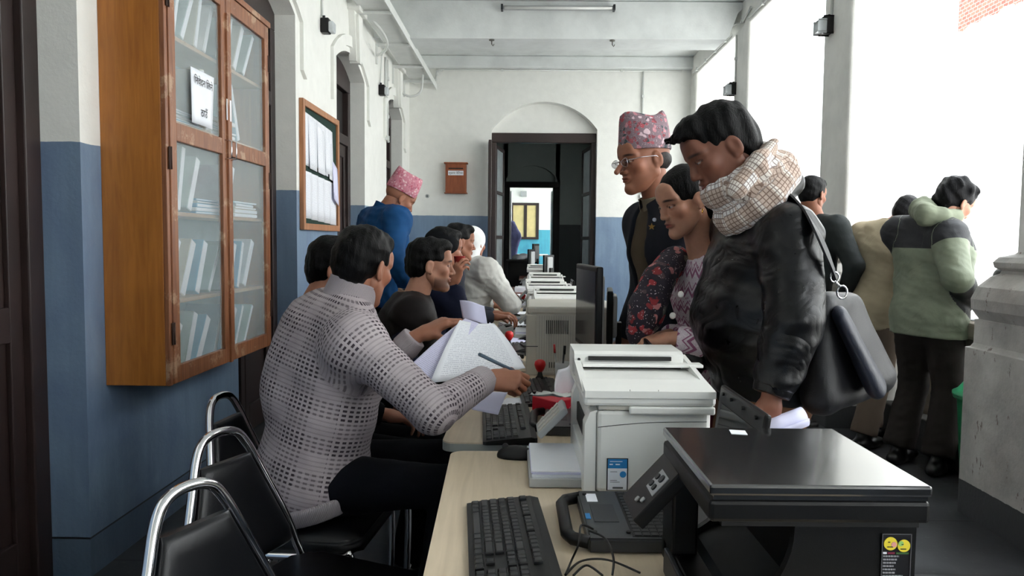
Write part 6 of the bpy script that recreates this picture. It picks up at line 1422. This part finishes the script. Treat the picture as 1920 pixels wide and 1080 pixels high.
# ================================================================ the woman
def woman():
    F = Figure((.78, 2.74, .88), P(1324, 486, 2.65), (-.30, .95, 0), P(1285, 378, 2.59), (-.90, -.38, -.34), up=(-.3, -.1, 1), build=.98, sw=.165, hs=.96)
    root = person('person with dark hair tied back in a rose and white patterned cardigan and floral shawl', (F.pel.x, F.pel.y, 0))
    F.arm(-1, P(1262, 636, 2.44), hint=(.8, -.5, -.6), l=(.27, .25)); F.arm(1, P(1250, 632, 2.62), hint=(.8, .5, -.6), l=(.27, .25)); F.leg(1, (.80, 2.68, .08)); F.leg(-1, (.80, 2.52, .08))
    F.body(root, C(188, 138, 114), .0034, head_kw=dict(fat=.97, nose=.9), col_kw=dict(lip=C(128, 58, 58)), hands=[dict(wrist=F.wr[-1]+Vector((-.01, 0, 0)), fdir=(-.8, .5, -.15), palm=(.1, .3, -1), side=-1, curl=(.5, .5, .6, .6)), dict(wrist=F.wr[1]+Vector((-.01, 0, 0)), fdir=(-.8, -.5, -.15), palm=(.1, -.2, -1), side=1, curl=(.5, .5, .6, .6))])
    F.put_hair(root, 'long', C(9, 8, 9), .0035, .0025, 8)
    e = MB(True); c = F.head+F.M@(Vector((-.082, -.004, -.034))*F.hs); e.tube([c+Vector((0, .007*math.cos(a), .007*math.sin(a)-.006)) for a in [2*PI*k/12 for k in range(12)]], .0015, 6, closed=True); e.build('earring', mat('gold', C(220, 170, 80), .2, 1, var=0), root)
    def ex(h): h.cone(F.pel, F.pel-Vector((0, 0, .10)), .12, .125, .05, F.r, 1.35)
    garment(root, F, 'cardigan', M_CARD, t=.020, res=.006, amp=.004, fseed=4, hem=(F.pel-Vector((0, 0, .14)), (0, 0, -1)), uv=True, extra=ex, sc=1.08)
    collar(root, F, mat('pink_collar_cloth', C(206, 190, 198), .9), .066, .074, -.035, .012, open_=.1)
    def uv_(V): return {'uvm': [limb_uv(V, [(F.pel, F.neck, F.fwd, .15, 0)])]}
    h = SDF(); pts = [P(1345, 478, 2.71), P(1300, 492, 2.79), P(1262, 490, 2.67), P(1232, 530, 2.57), P(1212, 580, 2.53), P(1200, 618, 2.53)]; rs = [.035, .045, .05, .058, .062, .05]
    for i in range(len(pts)-1): h.cone(pts[i], pts[i+1], rs[i], rs[i+1], .02, (.3, .5, .8) if i > 1 else None, 1.25 if i > 1 else 1)
    V, Q = h.mesh(.005, folds(.8, 6, .3), .009); np_mesh('shawl', [(V, Q)], floral_mat('red_black_floral_shawl_cloth', C(40, 34, 46), [C(160, 52, 58), C(84, 66, 70), C(186, 120, 120), C(96, 98, 92), C(140, 48, 52), C(44, 38, 46)], 30), root)
    for k, (px, py) in enumerate(((1277, 552), (1262, 592), (1255, 632))):
        b = MB(True); c = P(px, py, 2.43+.01*k); b.lathe([(0.001, 0), (.010, .001), (.011, .004), (.008, .006), (.001, .005)], c, 14, axis=(-.5, -.85, .1)); b.build('button', M_BTN, root)
    trousers(root, F, cloth('dark_red_cloth', C(92, 40, 48), folds_=.8), res=.012); shoes(root, F, M_SHOE, .24)
woman()
# ================================================================ the man in the leather jacket
def man_leather():
    F = Figure((.765, 2.36, .93), P(1436, 392, 2.33), (-.12, .99, 0), P(1354, 284, 2.25), (-.87, -.10, -.50), up=(-.48, 0, 1), build=1.12, sw=.205, hs=1.06, belly=.05)
    root = person('person in a black leather jacket and checked scarf leaning over the desk', (F.pel.x, F.pel.y, 0))
    F.shoulder(-1, P(1480, 445, 2.14)); F.arm(-1, P(1446, 738, 2.00), hint=(1, 0, -.2), elbow=P(1490, 605, 2.03)); F.arm(1, (.52, 2.42, .93), hint=(.4, .3, -1)); F.leg(1, (.80, 2.42, .09)); F.leg(-1, (.80, 2.2, .09))
    w = F.wr[-1]; F.body(root, C(120, 78, 62), .0034, head_kw=dict(fat=1.12, nose=.9), col_kw=dict(lower=None), hands=[dict(wrist=w+Vector((0, 0, -.02)), fdir=(-.15, -.05, -1), palm=(-.2, 1, 0), side=-1, curl=(.45, .5, .55, .6), thumb=.6), dict(wrist=F.wr[1]+Vector((-.02, 0, 0)), fdir=(-1, 0, -.6), palm=(0, 0, -1), side=1)])
    hs_ = hair_sdf('short'); hs_.ell((0, .058, .098), (.05, .04, .028), .02)
    for k in range(9):
        a = -.9+k*.22; hs_.cone((.05*math.sin(a), .075, .092), (.060*math.sin(a)+.004*(k % 3), .108+.008*(k % 2), .088+.008*((k*7) % 3)), .010, .003, .012)
    for k in range(0): hs_.cone((.045*math.sin(k*2.1), -.03+.05*math.cos(k*1.7), .115), (.055*math.sin(k*2.1), -.03+.06*math.cos(k*1.7)+.015, .142), .010, .003, .01)
    def d(x, y, z): return np.sin(90*x+2*np.sin(30*y))*.3+np.sin(120*y+40*z)*.3+np.sin(200*x+170*y)*.2
    V, Q = hs_.mesh(.0034, d, .006); np_mesh('hair', [(xf(V, F.M, F.head, F.hs), Q)], hair_mat('hair_black', C(9, 8, 9)), root)
    def ex(h):
        h.cone(F.sh[-1], F.el[-1], .094, .082, .008); h.cone(F.el[-1], F.wr[-1]-(F.wr[-1]-F.el[-1]).normalized()*.05, .084, .066, .008)
        h.cone(F.pel+F.up*.10, F.pel-Vector((.0, 0, .04)), .145, .135, .05, F.r, 1.35)
        h.cone(P(1440, 372, 2.30), P(1480, 345, 2.36), .045, .05, .03); h.cone(P(1405, 445, 2.36), P(1385, 610, 2.36), .085, .125, .07, F.r, 1.25)
    garment(root, F, 'leather_jacket', M_LEATHER, t=.030, res=.0055, amp=.011, fseed=11, extra=ex, hem=(F.pel-Vector((0, 0, .065)), (0, 0, -1)), vert=.9, fscale=2.2, neckcut=False, k=.012, tk=.035)
    h = SDF(); h.cone(F.pel, F.pel-Vector((0, 0, .10)), .148, .140, .03, F.r, 1.35); h.half(F.pel-Vector((0, 0, .10)), (0, 0, -1)); h.half(F.pel-Vector((0, 0, .05)), (0, 0, 1))
    V, Q = h.mesh(.006); np_mesh('waistband', [(V, Q)], rib_mat('black_elastic_rib', C(24, 26, 32)), root, True, {'uvm': [limb_uv(V, [(F.pel, F.neck, F.fwd, .17, 0)])]})
    cuff(root, F, -1, M_LEATHER, .056, .045)
    # scarf: two thick turns around the neck and a fold standing up behind
    c0 = P(1404, 345, 2.27); h = SDF(); fr = []; rings = []
    ax = Vector((-.60, 0, .80)); ax.normalize(); rr = (F.r-ax*F.r.dot(ax)).normalized(); ff = ax.cross(rr)
    for turn, (hh, ra, rb, th) in enumerate(((.010, .090, .098, .044), (.058, .084, .088, .030), (-.036, .096, .104, .044))):
        pts = [c0+ax*(hh+.022*math.sin(2*PI*k/14+turn*1.3))+rr*(ra*math.cos(2*PI*k/14))+ff*(rb*math.sin(2*PI*k/14)) for k in range(15)]
        for k in range(14): h.cone(pts[k], pts[k+1], th*(1+.08*math.sin(k*1.9+turn)), th*(1+.08*math.sin((k+1)*1.9+turn)), .010, ax, 1.15); fr.append((pts[k], pts[k+1], ax, th, 0))
    t1 = [P(1385, 350, 2.14), P(1420, 308, 2.15), P(1447, 275, 2.22)]; h.cone(t1[0], t1[1], .030, .030, .012, (.5, 0, .8), 1.5); h.cone(t1[1], t1[2], .030, .018, .012, (.5, 0, .8), 1.6); fr += [(t1[0], t1[1], (0, -1, 0), .04, -.006), (t1[1], t1[2], (0, -1, 0), .04, -.006)]
    V, Q = h.mesh(.0045, folds(.55, 9, .4), .006); np_mesh('scarf', [(V, Q)], M_SCARF, root, True, {'uvm': [limb_uv(V, fr)]})
    trousers(root, F, cloth('brown_trouser_cloth', C(120, 86, 66), folds_=.7), t=.02, res=.010); shoes(root, F, M_SHOE)
    return F
FL = man_leather()
# ================================================================ people at the balustrade
def man_back():
    F = Figure((1.93, 5.2, .96), P(1530, 412, 5.2), (.45, -.89, 0), P(1523, 367, 5.2), (.80, .55, -.2), build=1.0)
    root = person('person with black hair partly hidden behind the leather jacket', (F.pel.x, F.pel.y, 0))
    F.arm(1, P(1580, 560, 5.05), hint=(.3, -.5, -1)); F.arm(-1, (1.78, 5.42, 1.0)); F.leg(1, (1.9, 5.1, .09)); F.leg(-1, (1.95, 5.3, .09))
    F.body(root, SKIN2, .006, hands=[dict(wrist=F.wr[1], fdir=(.3, 0, -1), palm=(-.9, .2, 0), side=1), dict(wrist=F.wr[-1], fdir=(1, 0, 0), palm=(0, 0, -1), side=-1)], hres=.0045)
    F.put_hair(root, 'short', C(9, 8, 9), .006, .004, 7); garment(root, F, 'jacket', cloth('black_green_jacket_cloth', C(42, 46, 46), .6, folds_=1), t=.024, res=.010, amp=.005, hem=(F.pel-Vector((0, 0, .12)), (0, 0, -1))); trousers(root, F, M_BLKT, res=.014); shoes(root, F, M_SHOE)
man_back()
def man_beige():
    F = Figure((2.32, 4.98, .94), P(1673, 425, 4.98), (.50, -.86, 0), P(1699, 405, 4.98), (.70, .50, -.60), up=(.5, .2, 1), build=1.15, sw=.2, hs=.98)
    root = person('person in a beige blazer leaning on the balustrade, seen from behind', (F.pel.x, F.pel.y, 0))
    F.arm(1, (2.55, 4.78, .98), hint=(-.2, -.4, -1)); F.arm(-1, (2.6, 5.15, .98), hint=(0, .3, -1)); F.leg(1, (2.22, 4.86, .09)); F.leg(-1, (2.36, 5.08, .09))
    F.body(root, SKIN2, .0055, hands=[dict(wrist=F.wr[1], fdir=(1, 0, -.2), palm=(0, 0, -1), side=1), dict(wrist=F.wr[-1], fdir=(1, 0, -.2), palm=(0, 0, -1), side=-1)], hres=.0045)
    F.put_hair(root, 'short', C(18, 17, 19), .006, .004, 7)
    def ex(h): h.cone(F.pel, F.pel-Vector((0, 0, .12)), .135, .15, .05, F.r, 1.3)
    garment(root, F, 'blazer', cloth('beige_blazer_cloth', C(168, 156, 132), folds_=1), t=.026, res=.008, amp=.005, extra=ex, hem=(F.pel-Vector((0, 0, .15)), (.1, 0, -1))); collar(root, F, MATS['beige_blazer_cloth'], .070, .072, -.03, .02)
    trousers(root, F, cloth('taupe_trouser_cloth', C(98, 86, 76), folds_=1), t=.026, res=.010, flare=.022); shoes(root, F, M_SHOE)
man_beige()
def man_green():
    F = Figure((2.40, 4.47, .93), P(1754, 416, 4.47), (.62, -.78, 0), P(1788, 382, 4.47), (.86, .25, -.45), up=(.4, 0, 1), build=1.06, sw=.205, hs=1.06)
    root = person('person in a green hooded jacket with black shoulders writing on the balustrade', (F.pel.x, F.pel.y, 0))
    F.shoulder(1, P(1778, 440, 4.33)); F.arm(1, P(1826, 566, 4.36), elbow=P(1794, 520, 4.20)); F.arm(-1, (2.75, 4.62, 1.0), hint=(0, .3, -1)); F.leg(1, (2.42, 4.34, .09)); F.leg(-1, (2.30, 4.56, .09))
    F.body(root, SKIN3, .005, col_kw=dict(lower=None), hands=[dict(wrist=F.wr[1]+Vector((.02, 0, -.01)), fdir=(1, .2, -.35), palm=(0, 0, -1), side=1, curl=(.5, .6, .7, .8)), dict(wrist=F.wr[-1], fdir=(1, -.2, -.35), palm=(0, 0, -1), side=-1)], hres=.004)
    hs_ = hair_sdf('short'); hs_.ell((0, -.02, .066), (.084, .102, .082), .02); hs_.sub_ell((0, .100, -.010), (.078, .055, .078), .012)
    r2 = np.random.RandomState(4)
    def d(x, y, z): return np.sin(60*x+3*np.sin(40*y))*.4+np.sin(75*y+50*z)*.4+np.sin(110*x+90*z)*.3
    V, Q = hs_.mesh(.0055, d, .011); np_mesh('hair', [(xf(V, F.M, F.head, F.hs), Q)], hair_mat('hair_dark', C(14, 13, 16)), root)
    t = NT('green_black_shell_jacket'); s = t.sep(t.attr('uvm')); pc = s[2]; v = s[1]; u = s[0]; L = (F.neck-F.pel).length
    trunk = t.math('LESS_THAN', pc, .5); yoke = t.math('MULTIPLY', trunk, t.math('GREATER_THAN', v, L-.16)); yoke = t.math('MULTIPLY', yoke, t.math('GREATER_THAN', t.math('ABSOLUTE', u), .02))
    ua = t.math('MULTIPLY', t.math('GREATER_THAN', pc, .5), t.math('MULTIPLY', t.math('LESS_THAN', t.math('MODULO', t.math('ADD', pc, 1.0), 2.0), .5), t.math('LESS_THAN', v, .09)))
    fa = t.math('MULTIPLY', t.math('GREATER_THAN', pc, 1.5), t.math('GREATER_THAN', t.math('MODULO', t.math('ADD', pc, 1.0), 2.0), .5))
    black = t.math('MAXIMUM', t.math('MAXIMUM', yoke, t.math('MULTIPLY', t.math('LESS_THAN', t.math('ABSOLUTE', t.math('SUBTRACT', t.math('MODULO', pc, 2.0), 1.0)), .5), t.math('LESS_THAN', v, .07))), t.math('MULTIPLY', t.math('GREATER_THAN', pc, .5), t.math('MULTIPLY', t.math('LESS_THAN', t.math('MODULO', pc, 2.0), .5), t.math('GREATER_THAN', v, .02))))
    t.col(t.mix(black, t.ramp(t.noise(t.objc(), 7, 4), [(.3, C(104, 112, 94)), (.7, C(128, 136, 116))]), C(18, 19, 26))); t.rough(.62); t.bump(t.noise(t.objc(), 12, 4, .5, 1.2), .6, .006)
    def ex(h):
        h.cone(F.sh[1], F.el[1], .082, .074, .03); h.cone(F.el[1], F.wr[1], .070, .045, .02); h.cone(F.pel, F.pel-Vector((0, 0, .12)), .150, .165, .05, F.r, 1.3)
    garment(root, F, 'shell_jacket', t.m, t=.034, res=.007, amp=.007, extra=ex, hem=(F.pel-Vector((0, 0, .13)), (-.05, 0, -1)), uv=True, neckcut=False)
    h = SDF(); c = F.neck; pts = [P(1795, 405, 4.40), P(1765, 408, 4.34), P(1735, 402, 4.36), P(1722, 392, 4.5), P(1745, 385, 4.62)]; 
    for i in range(4): h.cone(pts[i], pts[i+1], (.035, .048, .055, .05)[i], (.048, .055, .05, .04)[i], .02, F.up, 1.2)
    h.cone(P(1745, 400, 4.45), P(1733, 375, 4.5), .06, .03, .02)
    V, Q = h.mesh(.006, folds(.7, 3, .6), .007); tag(np_mesh('hood', [(V, Q)], cloth('grey_green_shell', C(126, 132, 114), .7, folds_=.8), root), 'grey green hood folded down')
    trousers(root, F, cloth('charcoal_cargo_cloth', C(44, 40, 38), folds_=1.2), t=.030, res=.009, amp=.007, seed=9, flare=.026); shoes(root, F, M_SHOE, .29)
    c = PZ(1757, 862, .05)
man_green()
